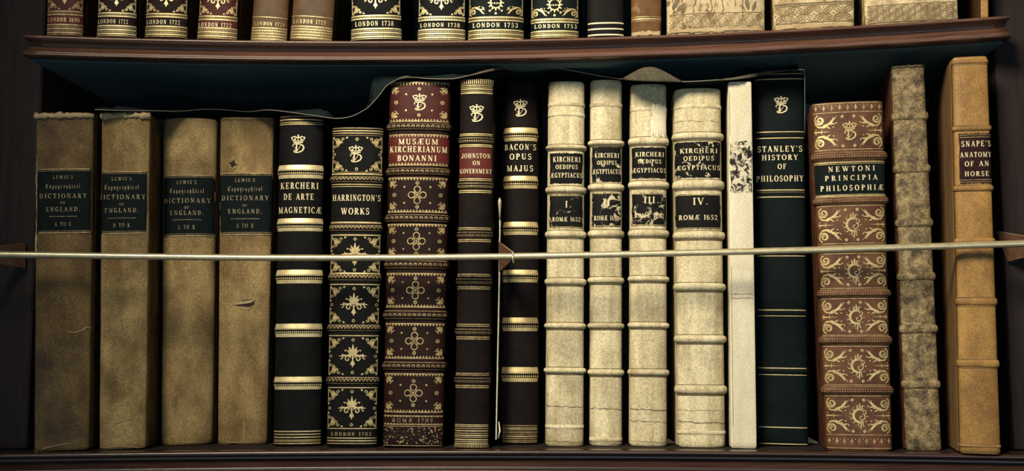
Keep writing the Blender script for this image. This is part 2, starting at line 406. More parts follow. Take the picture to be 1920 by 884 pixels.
def crown_d(o, cx, y0, y1, w=26):
    """royal crown over a script letter D; y0..y1 in rows"""
    k = (y1 - y0) / 37.0
    u = w / 26.0
    X = lambda a: cx + a * u
    Y = lambda b: y0 + b * k
    S = lambda pts, ww: o.strip([(X(a), Y(b)) for a, b in pts], [q * k for q in ww] if isinstance(ww, list) else ww * k)
    S([(-9, 14.5), (-4, 15.3), (0, 15.5), (4, 15.3), (9, 14.5)], 2.4)
    S([(-9.5, 11.5), (-4, 12.2), (0, 12.4), (4, 12.2), (9.5, 11.5)], 1.4)
    for sg in (-1, 1):
        S([(sg * 9, 11.5), (sg * 12, 7.5), (sg * 10.5, 4.5), (sg * 6, 3.6), (sg * 1, 5.5)], 1.9)
        S([(sg * 4.2, 12), (sg * 5.6, 8.5), (sg * 4.0, 5.8), (sg * .5, 5.2)], 1.6)
        o.dot(X(sg * 12), Y(5), 1.3 * k); o.dot(X(sg * 7), Y(8.8), 1.5 * k); o.dot(X(sg * 6.5), Y(2.6), 1.0 * k)
    S([(0, 12), (0, 5)], 1.8)
    o.dot(X(0), Y(3.4), 1.7 * k)
    S([(0, 3), (0, -1)], 1.3); S([(-1.8, .8), (1.8, .8)], 1.2)
    # script D
    S([(-8.5, 23.5), (-10, 21), (-8, 18.6), (-3, 18), (4, 18.6), (9, 21.4), (10.6, 26), (8.4, 31), (3, 34.4), (-3, 35.4), (-7, 34.4), (-8, 32), (-5.5, 30.8), (-2, 33)], [1.2, 1.8, 2, 1.8, 2.2, 2.8, 3.2, 3, 2.4, 2, 2, 1.8, 1.4, 1])
    S([(-2.2, 18.8), (-2.8, 23), (-2.8, 30), (-4.2, 34.6)], [2.0, 3.0, 3.0, 1.6])
    S([(-6.5, 25.5), (-1.0, 31.5), (4.6, 21.5)], [1.0, 1.5, 1.0])

def filigree(o, x, y, sx, sy, s):
    """triangular corner scrollwork of leg s px from the corner (x, y)"""
    o.line(x, y, x + sx * s, y, 1.3); o.line(x, y, x, y + sy * s, 1.3)
    o.spiral(x + sx * s * .30, y + sy * s * .28, s * .20, s * .05, 200, 620, 2.0, 1.3, sx, sy)
    o.spiral(x + sx * s * .66, y + sy * s * .14, s * .12, s * .03, 100, 480, 1.6, 1.0, sx, sy, 14)
    o.spiral(x + sx * s * .13, y + sy * s * .64, s * .12, s * .03, 10, -370, 1.6, 1.0, sx, sy, 14)
    for a, l in ((20, .5), (45, .42), (70, .5)):
        o.leaf(x + sx * s * .2, y + sy * s * .2, math.degrees(math.atan2(sy * math.sin(math.radians(a)), sx * math.cos(math.radians(a)))), s * l, s * .13)
    for a, b in ((.9, .05), (.05, .9), (.52, .36), (.36, .52), (.08, .08)):
        o.dot(x + sx * s * a, y + sy * s * b, s * .055)

def crown_floret(o, cx, cy, s):
    """coronet over a spray of scrolls; s = half height"""
    for a, l in ((-90, .95), (-62, .78), (-118, .78), (-38, .66), (-142, .66)):
        o.leaf(cx, cy - s * .12, a, s * l, s * .24)
    o.line(cx - s * .42, cy - s * .1, cx + s * .42, cy - s * .1, s * .13)
    for sg in (-1, 1):
        o.spiral(cx + sg * s * .42, cy + s * .22, s * .28, s * .06, -160, 250, s * .11, s * .08, sg, 1)
        o.strip([(cx + sg * s * .2, cy), (cx + sg * s * .7, cy - s * .06), (cx + sg * s * 1.15, cy)], [s * .12, s * .16, s * .05])
        o.line(cx + sg * s * .85, cy - s * .2, cx + sg * s * .85, cy + s * .18, s * .09)
        o.dot(cx + sg * s * .95, cy + s * .22, s * .07); o.dot(cx + sg * s * .62, cy - s * .48, s * .08)
    o.strip([(cx, cy), (cx, cy + s * .95)], [s * .14, s * .05])
    o.leaf(cx, cy + s * .35, 90, s * .6, s * .28)
    for a in (55, 125): o.leaf(cx, cy + s * .45, a, s * .36, s * .13)

def floret(o, x, y, sx, sy, s):
    for a in (0, 45, 90):
        o.leaf(x, y, math.degrees(math.atan2(sy * math.sin(math.radians(a)), sx * math.cos(math.radians(a)))), s * (1.0 if a == 45 else .8), s * .32)
    for a, b in ((.55, .12), (.12, .55), (.75, .42), (.42, .75)): o.dot(x + sx * s * a, y + sy * s * b, s * .10)
    o.dot(x, y, s * .14)

def knot(o, cx, cy, s):
    """interlaced loops around a rosette"""
    for a in range(0, 360, 90):
        r = math.radians(a)
        x, y = cx + s * .62 * math.cos(r), cy + s * .62 * math.sin(r)
        o.arc(x, y, s * .34, s * .34, a - 150, a + 150, s * .11, 14)
        o.arc(cx, cy, s * .44, s * .44, a + 18, a + 72, s * .10, 6)
    o.ring(cx, cy, s * .27, s * .10); o.dot(cx, cy, s * .13)
    for sg in (-1, 1):
        o.ring(cx, cy + sg * s * 1.32, s * .17, s * .09, 10); o.dot(cx, cy + sg * s * 1.32, s * .07)

def acanthus(o, x, y, sx, sy, s):
    """big scroll springing from a corner, leaves curling inwards"""
    D = lambda a: math.degrees(math.atan2(sy * math.sin(math.radians(a)), sx * math.cos(math.radians(a))))
    o.spiral(x + sx * s * .32, y + sy * s * .34, s * .32, s * .05, 250, -290, s * .085, s * .07, sx, sy, 30)
    o.spiral(x + sx * s * .32, y + sy * s * .34, s * .20, s * .10, 200, -60, s * .04, s * .04, sx, sy, 14)
    o.strip([(x + sx * s * .02, y + sy * s * .50), (x + sx * s * .22, y + sy * s * .74), (x + sx * s * .55, y + sy * s * .78), (x + sx * s * .95, y + sy * s * .55), (x + sx * s * 1.35, y + sy * s * .12)], [s * .04, s * .10, s * .12, s * .10, s * .02])
    for t, u, a, l in ((.45, .74, -30, .34), (.66, .70, -42, .40), (.86, .58, -52, .40), (1.02, .46, -64, .36), (.70, .74, 25, .30), (.95, .56, 5, .34)):
        o.leaf(x + sx * s * t, y + sy * s * u, D(a), s * l, s * .085)
    o.dot(x + sx * s * 1.30, y + sy * s * .52, s * .045); o.dot(x + sx * s * 1.12, y + sy * s * .78, s * .045); o.dot(x + sx * s * .08, y + sy * s * .92, s * .04)
def quatre(o, x, y, r):
    for a in (0, 90, 180, 270):
        o.dot(x + r * .75 * math.cos(math.radians(a)), y + r * .75 * math.sin(math.radians(a)), r * .5, 6)
def crescent(o, cx, cy, s):
    """leafy crescent with a curled head"""
    for rad, wd in ((.66, .05), (.50, .05)):
        o.arc(cx, cy, s * rad, s * rad, -60, -300, s * wd, 22)
    p, w = [], []
    for i in range(22):
        t = i / 21
        a = math.radians(-60 - 245 * t)
        p.append((cx + s * .58 * math.cos(a), cy + s * .58 * math.sin(a))); w.append(s * (.03 + .10 * math.sin(math.pi * t)))
    o.strip(p, w)
    for a in range(-80, -320, -30):
        r = math.radians(a)
        o.leaf(cx + s * .68 * math.cos(r), cy + s * .68 * math.sin(r), a + 14, s * .30, s * .10)
        o.dot(cx + s * .94 * math.cos(r + .25), cy + s * .94 * math.sin(r + .25), s * .04)
    o.spiral(cx + s * .14, cy + s * .14, s * .34, s * .05, -70, 320, s * .09, s * .06)
    o.spiral(cx + s * .36, cy - s * .34, s * .24, s * .05, 120, -220, s * .08, s * .06)
    o.leaf(cx + s * .1, cy + s * .55, 95, s * .75, s * .12); o.leaf(cx, cy - s * .66, -90, s * .5, s * .13)
    o.leaf(cx - s * .15, cy - s * .7, -115, s * .34, s * .09); o.leaf(cx + s * .16, cy - s * .68, -62, s * .34, s * .09)
    for a, b in ((.5, .5), (.64, .05), (.3, .95), (-.1, 1.0)): o.dot(cx + s * a, cy + s * b, s * .06)

# ------------------------------------------------------------------ a book
Z_LOW = 0.0030                      # top surface of the lower shelf
Z_UP = ZT + SHELF_H                 # top surface of the upper shelf
BOOKS = []
SPLIT = {'gilt_rule', 'zigzag_border', 'crease', 'torn_flap', 'torn_hole', 'blind_rule', 'gilt_bar'}
class Book:
    def __init__(s, name, label, TL, TR, BL, BR, yt, yb, spine, cover, n=2.4, bulge=.34, depth=.15, zb=Z_LOW, setback=None, h=None, group='old books standing on the lower shelf', yawk=1.0, flare=0.0, board=.0028, tilt=0.0):
        s.TL, s.TR, s.BL, s.BR, s.yt, s.yb = TL, TR, BL, BR, yt, yb
        s.n = n; s.zb = zb
        xb, xt = (BL + BR) / 2, (TL + TR) / 2
        lift = 0.0
        for _ in range(3):
            if setback is None: P = on_z(xb, yb, zb + lift)
            else:
                P = on_arc(xb, yb, setback); P.z = zb + lift
            yaw = -math.atan(KC * P.x) * yawk + tilt
            s.ex = Vector((math.cos(yaw), math.sin(yaw), 0)); s.nn = Vector((-math.sin(yaw), math.cos(yaw), 0))
            s.P = P
            T = s._uv(xt, yt); B = s._uv(xb, yb)
            s.lean = math.atan2(T[0] - B[0], T[1] - B[1])
            s.hpx = math.hypot(T[0] - B[0], T[1] - B[1])
            wb = s._uv(BR, yb)[0] - s._uv(BL, yb)[0]; wt = s._uv(TR, yt)[0] - s._uv(TL, yt)[0]
            lift = abs(math.sin(s.lean)) * wb / 2 + .0002
        cl = math.cos(s.lean)
        s.hwb, s.hwt = wb * cl / 2, wt * cl / 2
        s.h = h or s.hpx
        s.b = bulge * (s.hwb + s.hwt) / 2
        s.bands = []
        s.flare = flare
        s.wear = 0.0
        O = P + s.nn * (s.b * .8)
        s.root = bpy.data.objects.new(name, None)
        COL.objects.link(s.root)
        s.root.empty_display_size = .02
        s.root.matrix_world = Matrix.Translation(O) @ Matrix.Rotation(yaw, 4, 'Z') @ Matrix.Rotation(s.lean, 4, 'Y')
        tag(s.root, label, 'book', group)
        s.spine_mat, s.cover_mat = spine, cover
        s.depth, s.board = depth, board
        BOOKS.append(s)
    def _uv(s, px, py):
        q = on_plane(px, py, s.P, s.nn) - s.P
        return q.dot(s.ex), q.z
    # px helpers
    def xl(s, y): return s.BL + (s.TL - s.BL) * (s.yb - y) / (s.yb - s.yt)
    def xr(s, y): return s.BR + (s.TR - s.BR) * (s.yb - y) / (s.yb - s.yt)
    def xc(s, y): return (s.xl(y) + s.xr(y)) / 2
    def hp(s, y): return (s.xr(y) - s.xl(y)) / 2
    def v(s, y):
        u, z = s._uv(s.xc(y), y)
        B = s._uv((s.BL + s.BR) / 2, s.yb)
        return (u - B[0]) * math.sin(s.lean) + (z - B[1]) * math.cos(s.lean)
    def hw(s, v):
        t = max(-.1, min(1.0, v / s.hpx))
        return s.hwb + (s.hwt - s.hwb) * t
    def bump(s, v):
        d = 0.0
        for a, b, hgt in s.bands:
            if a < v < b:
                t = (v - a) / (b - a)
                d = max(d, hgt * math.sin(math.pi * t) ** .6)
        return d
    def surf(s, x, v, off=0.0, bump=True):
        hw = s.hw(v)
        q = max(-.999, min(.999, x / hw))
        d = (s.bump(v) if bump else 0.0) + off
        y = -s.b * (1 - abs(q) ** s.n) ** (1 / s.n) - s.wear * math.sin(v * 90 + q * 2.1) * math.cos(v * 37 + q)
        return (q * (hw + d), y - d, v)
    def theta_x(s, hw, th):
        c = math.sin(th)
        return hw * math.copysign(abs(c) ** (2 / s.n), c)
    # parts
    def build(s, wear=0.0):
        h = s.h
        s.wear = wear
        NA = 30
        rows = []
        NV = 60
        vs = [0, .0006, .0015] + [h * i / NV for i in range(1, NV)] + [h - .002, h - .0008, h]
        vs = sorted(v for v in vs)
        verts, faces = [], []
        ya = .010
        for v in vs:
            e = max(0, 1 - min(v, h - v) / .0016)
            sh = .0012 * e * e
            hw = s.hw(v) - sh
            rr = []
            rr.append((-hw, ya, v))
            for i in range(NA + 1):
                th = -math.pi / 2 + math.pi * i / NA
                c = math.sin(th)
                q = math.copysign(abs(c) ** (2 / s.n), c)
                y = -(s.b - sh) * (max(0, 1 - abs(q) ** s.n)) ** (1 / s.n)
                wob = wear * math.sin(v * 90 + q * 2.1) * math.cos(v * 37 + q)
                rr.append((q * (hw), y - wob, v))
            rr.append((hw, ya, v))
            rows.append(rr); verts += rr
        n = len(rows[0])
        faces = grid(verts, n, len(rows))
        for j in range(len(rows) - 1): faces.append((j * n, (j + 1) * n, (j + 1) * n + n - 1, j * n + n - 1))
        faces.append(tuple(range(n))); m = (len(rows) - 1) * n
        faces.append(tuple(m + i for i in range(n - 1, -1, -1)))
        s.spine = link_mesh('spine', verts, faces, s.spine_mat, s.root, True)
        # boards follow the taper of the spine
        for sg in (-1, 1):
            vv, ff = box_vf(-s.board / 2, s.board / 2, .0075, s.depth, 0.0, h + .0004, .0008)
            vv = [(x + sg * (s.hw(z) - s.board * .5 + .0004), y, z) for x, y, z in vv]
            link_mesh('cover_board', vv, ff, s.cover_mat, s.root)
        vv, ff = box_vf(-1, 1, .0102, s.depth - .004, .0025, h - .003)
        vv = [(x * (s.hw(z) - s.board - .0002), y, z) for x, y, z in vv]
        link_mesh('page_block', vv, ff, 'pages', s.root)
        return s
    def band(s, y0, y1, hgt=.0018, mat=None, name='raised_band', px=None):
        v0, v1 = s.v(y1), s.v(y0)
        s.bands.append((v0, v1, hgt))
        verts = []
        NA, NB = 26, 9
        for j in range(NB):
            v = v0 + (v1 - v0) * j / (NB - 1)
            d = s.bump(v) + (0.00012 if 0 < j < NB - 1 else -.0003)
            hw = s.hw(v)
            for i in range(NA + 1):
                th = -math.pi / 2 + math.pi * i / NA
                c = math.sin(th)
                q = math.copysign(abs(c) ** (2 / s.n), c)
                verts.append((q * (hw + d), -s.b * (max(0, 1 - abs(q) ** s.n)) ** (1 / s.n) - d + (.004 if abs(q) > .9999 else 0), v))
        return link_mesh(name, verts, grid(verts, NA + 1, NB), mat or s.spine_mat, s.root, True)
    def patch(s, name, y0, y1, mat, x0=None, x1=None, off=.00035, parent=None, ragged=0.0, seed=0):
        """a thin leather piece pasted on the spine, x in photo pixels"""
        rnd = random.Random(seed)
        NU, NV = 25, 9
        ym = (y0 + y1) / 2
        a = -s.hp(ym) * .985 if x0 is None else x0 - s.xc(ym)
        b = s.hp(ym) * .985 if x1 is None else x1 - s.xc(ym)
        def S(px, py, o):
            v = s.v(py)
            return s.surf(px * s.hw(v) / s.hp(py), v, o)
        verts = []
        for j in range(NV):
            for i in range(NU):
                px = a + (b - a) * i / (NU - 1); py = y0 + (y1 - y0) * j / (NV - 1)
                if ragged and (i in (0, NU - 1) or j in (0, NV - 1)):
                    px += rnd.uniform(-ragged, ragged); py += rnd.uniform(-ragged, ragged)
                verts.append(S(px, py, off if 0 < i < NU - 1 and 0 < j < NV - 1 else off * .3))
        return link_mesh(name, verts, grid(verts, NU, NV), mat, parent or s.root, True)
    def gild(s, name, o, mat, off=.0003, parent=None, label=None):
        if name in SPLIT:
            qs = sorted(((min(p[1] for p in q), max(p[1] for p in q), q) for q in o.q), key=lambda t: t[0])
            groups, end = [], -1e9
            for a, b, q in qs:
                if a > end + 2.6: groups.append([])
                groups[-1].append(q); end = max(end, b)
            if len(groups) > 1:
                for g in groups:
                    oo = Orn(); oo.q = g
                    ob = s._gild(name, oo, mat, off, parent, label)
                return ob
        return s._gild(name, o, mat, off, parent, label)
    def _gild(s, name, o, mat, off=.0003, parent=None, label=None):
        verts, faces = [], []
        cache = {}
        for q in o.q:
            f = []
            for px, py in q:
                key = round(py, 2)
                if key not in cache:
                    v = s.v(py); cache[key] = (v, s.hw(v) / s.hp(py))
                v, k = cache[key]
                f.append(len(verts)); verts.append(s.surf(px * k, v, off))
            faces.append(tuple(f))
        ob = link_mesh(name, verts, faces, mat, parent or s.root)
        if label: ob['label'] = label
        return ob
    def lettering(s, rows, mat='gilt_letter', parent=None, off=.0007, track=.10, bold=1.0):
        """rows: (string, x0, x1, y0, y1) in photo pixels"""
        o = Orn()
        track += .10
        for r in rows:
            st, x0, x1, y0, y1 = r[:5]
            G = r[5] if len(r) > 5 else GL
            text(o, st, (x0 + x1) / 2 - s.xc((y0 + y1) / 2), y0, y1, x1 - x0, track, G, bold)
        return s.gild('lettering', o, mat, off, parent)

# ================================================================== BOOKCASE
def build_bookcase():
    root = bpy.data.objects.new('bookcase', None); COL.objects.link(root)
    tag(root, 'dark polished wood bookcase with moulded shelves curving inwards behind the brass rail', 'bookcase')
    xa, xb = on_arc(45, 84, 0).x, on_arc(1894, 50, 0).x
    # moulding profile (out, down) measured from the top front edge
    prof = [(.14, 0), (.03, 0), (.0035, 0), (.0012, -.0003), (-.0006, -.0012), (-.0012, -.0024), (-.0006, -.0034), (.0024, -.0039), (.0075, -.0044), (.0100, -.0058), (.0102, -.0078), (.0080, -.0100),
            (.0046, -.0128), (.0018, -.0148), (.0008, -.0158), (.0018, -.0162), (.0012, -.0168), (-.0010, -.0172), (-.0024, -.0180), (-.0026, -.0188), (-.0016, -.0195), (.0010, -.0200), (.004, -.0200), (.14, -.0200)]
    def shelf(z, x0, x1, name='shelf', wood='wood'):
        NX = 80
        v, f = [], []
        # board behind and moulding in front
        def sweep(pr):
            vv = []
            for i in range(NX + 1):
                x = x0 + (x1 - x0) * i / NX
                for a, b in pr: vv.append((x, arc(x) + a, z + b))
            n = len(pr)
            ff = [(i * n + j, (i + 1) * n + j, (i + 1) * n + (j + 1) % n, i * n + (j + 1) % n) for i in range(NX) for j in range(n)]
            ff.append(tuple(range(n))); ff.append(tuple(NX * n + j for j in range(n - 1, -1, -1)))
            return vv, ff
        board = link_mesh(name, *sweep([(.012, -.0002), (.22, -.0002), (.22, -.0198), (.012, -.0198)]), 'wood_dark', root)
        pr = [p for p in prof if p[0] < .0115]
        pr = [(.0122, 0)] + pr + [(.0122, -.0200)]
        mo = link_mesh('moulding', *sweep(pr), wood, board, True)
        return board
    up = shelf(Z_UP, xa, xb)
    vv = []
    for i in range(41):
        x = xa + .001 + (xb - xa - .002) * i / 40
        vv += [(x, arc(x) + .014, ZT - .0003), (x, arc(x) + .2215, ZT - .0003), (x, arc(x) + .2215, ZT - .0011), (x, arc(x) + .014, ZT - .0011)]
    ff = [(i * 4 + j, (i + 1) * 4 + j, (i + 1) * 4 + (j + 1) % 4, i * 4 + (j + 1) % 4) for i in range(40) for j in range(4)] + [(0, 1, 2, 3), (163, 162, 161, 160)]
    link_mesh('underside_shade', vv, ff, 'shadow_teal_board', up)  # thin added sheet, carries the teal shade under the shelf as colour
    shelf(Z_LOW, xa - .05, xb + .06, wood='wood_shaded')
    for sg, x in ((-1, xa), (1, xb)):
        w = .09
        x0, x1 = (x - w, x) if sg < 0 else (x, x + w)
        y = arc(x)
        vv, ff = box_vf(x0, x1, y + .036, y + .30, Z_LOW + .0002, .72, .0015)
        link_mesh('side_panel', vv, ff, 'wood_dark', root)
    NX = 30
    vv = []
    for i in range(NX + 1):
        x = xa - .05 + (xb - xa + .1) * i / NX
        vv += [(x, arc(x) + .222, -.03), (x, arc(x) + .222, .72), (x, arc(x) + .232, .72), (x, arc(x) + .232, -.03)]
    ff = [(i * 4 + j, (i + 1) * 4 + j, (i + 1) * 4 + (j + 1) % 4, i * 4 + (j + 1) % 4) for i in range(NX) for j in range(4)]
    ff += [(0, 1, 2, 3), tuple(NX * 4 + j for j in (3, 2, 1, 0))]
    link_mesh('back_panel', vv, ff, 'shadow_teal_board', root)
    return xa, xb
XA, XB = build_bookcase()

# ================================================================== LOWER SHELF
LOW = []
def rows_lewis(B, dx, ys, last, w):
    c = dx
    yl, yt_, yd, yo, ye, yr, yx = ys
    L = B.patch('title_label', yl[0], yl[1], 'label_dark', w[0], w[1], .0004, ragged=.5, seed=int(c))
    L['label'] = 'black paper title label'
    o = Orn()
    for y in (yl[0] + 1.0, yl[1] - 1.2):
        o.hbar(w[0] - B.xc(y) + 3, w[1] - B.xc(y) - 2, y - 1.0, y + 1.0)
    for y in (yl[0] + 4.2, yl[1] - 4.5):
        o.hbar(w[0] - B.xc(y) + 3, w[1] - B.xc(y) - 2, y - .35, y + .35)
    B.gild('gilt_rule', o, 'gilt_dull', .0007, L)
    o = Orn()
    o.hbar(c - 26 - B.xc(yr), c + 26 - B.xc(yr), yr - .5, yr + .5, 10)
    q = lambda s_, hwid, y, hh, G=GL: (s_, c - hwid, c + hwid, y - hh, y + hh, G)
    t = B.lettering([q("LEWIS'S", 19, yt_[0], 3.2), q('Topographical', 32, yt_[1], 4.2, GB), q('DICTIONARY', 44, yd, 4.4), q('OF', 5, yo, 2.4), q('ENGLAND.', 32, ye, 4.2), q(last, 16, yx, 3.8)], 'gilt_worn', L, .0009, .22, .9)
    B.gild('gilt_rule', o, 'gilt_worn', .0008, L)
    return L
def headcap(B, x0, x1, y, seed, mat='cloth_pale', r=2.6):
    """crumpled roll of cloth along the head of the spine"""
    rnd = random.Random(seed)
    pts, rad = [], []
    for i in range(19):
        t = i / 18
        px = x0 + (x1 - x0) * t
        py = y + rnd.uniform(-1.1, 1.1)
        v = min(B.v(py), B.h - .0004)
        pts.append(B.surf((px - B.xc(y)) * B.hw(v) / B.hp(y), v, .0006))
        rad.append(r * .00046 * rnd.uniform(.55, 1.25))
    return link_mesh('headcap', *tube_vf(pts, rad, 8), mat, B.root, True)

GRPD = 'old books standing on the lower shelf'
# 1
B = Book('cloth_book', 'worn brown cloth volume lettered A TO C, leftmost on the lower shelf', 67, 175, 63, 166, 211, 845, 'cloth_dark', 'cloth_dark', n=3.4, bulge=.22, group=GRPD).build(.0006)
rows_lewis(B, 119, ((317, 438), (333, 350), 368, 381, 393, 406.5, 421), 'A TO C', (70, 170))
headcap(B, 69, 173, 218, 1, r=7.0)
o = Orn()
rr = random.Random(3)
pts = [(-B.hp(300) * .93 + rr.uniform(-1, 1), y) for y in range(292, 482, 8)]
o.strip(pts, [rr.uniform(.6, 2.4) if y[1] < 440 else rr.uniform(3, 7) for y in pts])
B.gild('frayed_joint', o, 'cloth_pale', .0006)
o = Orn(); o.strip([(10, 622), (24, 625), (36, 621), (46, 615), (55, 617)], [.6, 1.4, 2, 2.2, .8]); o.strip([(-56, 846), (-30, 840), (0, 834), (20, 832)], [1, 1.8, 1.2, .5])
B.gild('crease', o, 'cloth_pale', .0006)
# 2
B = Book('cloth_book', 'tan cloth volume lettered D TO K, second from the left on the lower shelf', 190, 281, 185, 273, 211, 842, 'cloth_tan', 'cloth_dark', n=3.2, bulge=.25, group=GRPD).build(.0006)
rows_lewis(B, 229, ((322, 439), (336, 352), 370, 384, 395, 409.6, 423), 'D TO K', (190, 275))
headcap(B, 192, 279, 218, 5, r=6.5)
o = Orn(); o.strip([(-38, 800), (-10, 793), (20, 785), (42, 782)], [.5, 1.2, 1.3, .6]); o.strip([(-6, 622), (2, 621), (3, 628)], .9); o.strip([(-40, 839), (0, 838), (34, 841)], [.6, 1.6, .6])
B.gild('crease', o, 'cloth_pale', .0006)
# 3
B = Book('cloth_book', 'brown cloth volume lettered L TO R, third from the left and set back in shade', 303, 405, 299, 396, 222, 834, 'cloth_tan', 'cloth_dark', n=2.2, bulge=.5, group=GRPD).build(.0006)
rows_lewis(B, 351, ((329, 444), (343, 359), 377, 390, 400, 413, 427), 'L TO R', (305, 402))
o = Orn(); o.strip([(-42, 824), (-10, 829), (20, 829), (44, 824)], [.6, 1.6, 1.8, .6])
B.gild('crease', o, 'cloth_pale', .0006)
# 4
B = Book('cloth_book', 'tan cloth volume lettered S TO Z with torn holes in its spine', 412, 513, 407, 500, 220, 833, 'cloth_tan', 'cloth_dark', n=3.0, bulge=.28, group=GRPD).build(.0006)
rows_lewis(B, 460, ((325, 441), (339, 355), 372, 386, 397, 411, 424), 'S TO Z', (411, 512))
headcap(B, 418, 508, 224, 9, 'cloth_tan', 2.0)
o = Orn()
star = [(438 + (9 if i % 2 == 0 else 4) * math.cos(i * .785 + .3) - B.xc(308), 308 + (8 if i % 2 == 0 else 3.6) * math.sin(i * .785 + .3)) for i in range(8)]
o.q.append(star); o.q.append([(439 + 22 - B.xc(568) + a, b + 568) for a, b in ((-6, -4), (14, -7), (16, 3), (8, 8), (-16, 6))])
B.gild('torn_hole', o, 'hole_dark', .0005)
o = Orn()
o.strip([(462 - 25 - B.xc(568), 572), (462 - 10 - B.xc(568), 569), (462 + 8 - B.xc(568), 566), (478 - B.xc(568), 562)], [.8, 4.5, 5.5, 3])
o.strip([(462 - 12 - B.xc(568), 577), (462 + 4 - B.xc(568), 581), (473 - B.xc(568), 574)], [.8, 2.4, .8])
o.strip([(430 - B.xc(308), 313), (438 - B.xc(308), 317), (444 - B.xc(308), 314)], [.8, 1.8, .8])
B.gild('torn_flap', o, 'cloth_pale', .0011)
o = Orn(); o.strip([(4, 825), (4, 800), (6, 770)], [1.8, 1.2, .4]); o.strip([(-44, 824), (-20, 830), (24, 829)], [.8, 1.6, .5])
B.gild('crease', o, 'cloth_pale', .0006)

def gilt_bars(B, y0, y1, mat='gilt_bright', tickmat='gilt', frac=.97, bh=.0014, tick=3.4, bars=None):
    """raised band with a gilt bar above and below and a ribbed roll between"""
    hgt = y1 - y0
    a, b = (y0 + hgt * .36, y0 + hgt * .66)
    rb = B.band(y0 + hgt * .28, y0 + hgt * .76, bh)
    o = Orn()
    w = B.hp((y0 + y1) / 2) * frac
    o.hbar(-w, w, y0, y0 + hgt * .33)
    o.hbar(-w, w, y1 - hgt * .27, y1)
    o.hbar(-w, w, y0 + hgt * .36, y0 + hgt * .39)
    B.gild('gilt_bar', o, mat, .0003, rb)
    o = Orn()
    o.ticks(-w * .95, w * .95, a - .6, b + .6, tick, 1.9)
    B.gild('ribbed_gilding', o, mat, .0006, rb)
    return rb
# 5
B = Book('leather_book', 'black leather book with five pairs of broad gilt bars and a gilt crown', 523, 606, 511, 601, 216, 837, 'black_leather', 'black_leather', n=2.2, bulge=.42, group=GRPD).build()
for y0, y1 in ((310, 335), (410, 434), (506.5, 532), (607.5, 632.5), (707, 731)): gilt_bars(B, y0, y1)
o = Orn(); w = B.hp(230) * .96
for y, t in ((219, .5), (225, 1.0), (230, .6), (233.5, .9)): o.hbar(-w, w, y - t, y + t)
w = B.hp(820) * .97
for y, t in ((809.5, 1.1), (815, .9), (820.5, 1.1), (825.5, .6), (828, .6), (832, 1.1)): o.hbar(-w, w, y - t, y + t)
B.gild('gilt_rule', o, 'gilt', .0003)
o = Orn(); crown_d(o, 559.6 - B.xc(271), 254, 288.5); B.gild('crown_monogram', o, 'gilt_letter', .0004)
B.lettering([('KERCHERI', 526, 597, 343, 355), ('DE ARTE', 532, 589, 364, 375.5), ('MAGNETIC\u00c6', 522, 602, 389, 400.5)], track=.14)
# 6
B = Book('leather_book', 'black leather book with gilt corner scrolls in six compartments, lettered WORKS', 622, 719, 611, 706, 238, 839, 'black_leather', 'black_leather', n=2.5, bulge=.34, group=GRPD).build()
def rope(B, y0, y1, mat='gilt_dull', hgt=.0016):
    rb = B.band(y0 - 1.5, y1 + 1.5, hgt)
    o = Orn(); w = B.hp(y0) * .96
    o.hbar(-w, w, y0 - .2, y0 + .9); o.hbar(-w, w, y1 - .9, y1 + .2)
    n = int(2 * w / 6.5)
    for i in range(n):
        x = -w + (i + .5) * 2 * w / n
        o.arc(x, (y0 + y1) / 2, 2.4, (y1 - y0) * .27, 150, 400, 1.1, 7)
    B.gild('gilt_roll', o, mat, .0003, rb)
    return rb
for y0, y1 in ((332, 342), (423, 433), (515, 526), (610, 621), (708, 720)): rope(B, y0, y1)
o = Orn()
for y, t in ((241, .4), (246, .9), (250.5, .7), (327, 1.4), (346.5, .8), (350.5, .5), (418, 1.6), (441.5, 1.2), (513, .8), (534, .9), (630, .9), (727.5, .9), (804, .8), (822, .9), (827, 1.0), (832, .7)):
    w = B.hp(y) * .97; o.hbar(-w, w, y - t, y + t)
for y in (254.5, 323.5): o.beads(-B.hp(y) * .95, B.hp(y) * .95, y, 2.6, .7, 5)
B.gild('gilt_rule', o, 'gilt', .0003)
for k, (y0, y1) in enumerate(((258, 322), (445, 511), (538, 606), (634, 703), (731, 801))):
    o = Orn(); w = B.hp((y0 + y1) / 2) * .93; ym = (y0 + y1) / 2
    for sx in (-1, 1):
        for yy, sy in ((y0, 1), (y1, -1)): filigree(o, sx * w, yy, -sx, sy, 29)
        o.ring(sx * w * .93, ym, 2.3, 1.3, 9)
    o.ring(0, y0 + 4, 2.3, 1.3, 9); o.ring(0, y1 - 4, 2.3, 1.3, 9)
    if k: crown_floret(o, 0, ym, 22)
    B.gild('compartment_tooling', o, 'gilt', .0004)
    if not k:
        o = Orn(); crown_d(o, 667.5 - B.xc(288), 273.5, 306); B.gild('crown_monogram', o, 'gilt_letter', .0004)
B.lettering([("HARRINGTON'S", 624, 713, 366, 377.5), ('WORKS', 640, 693, 391, 403)], track=.10)
B.lettering([('LONDON 1703', 621, 696, 811, 817.5)], 'gilt_dull', track=.3)
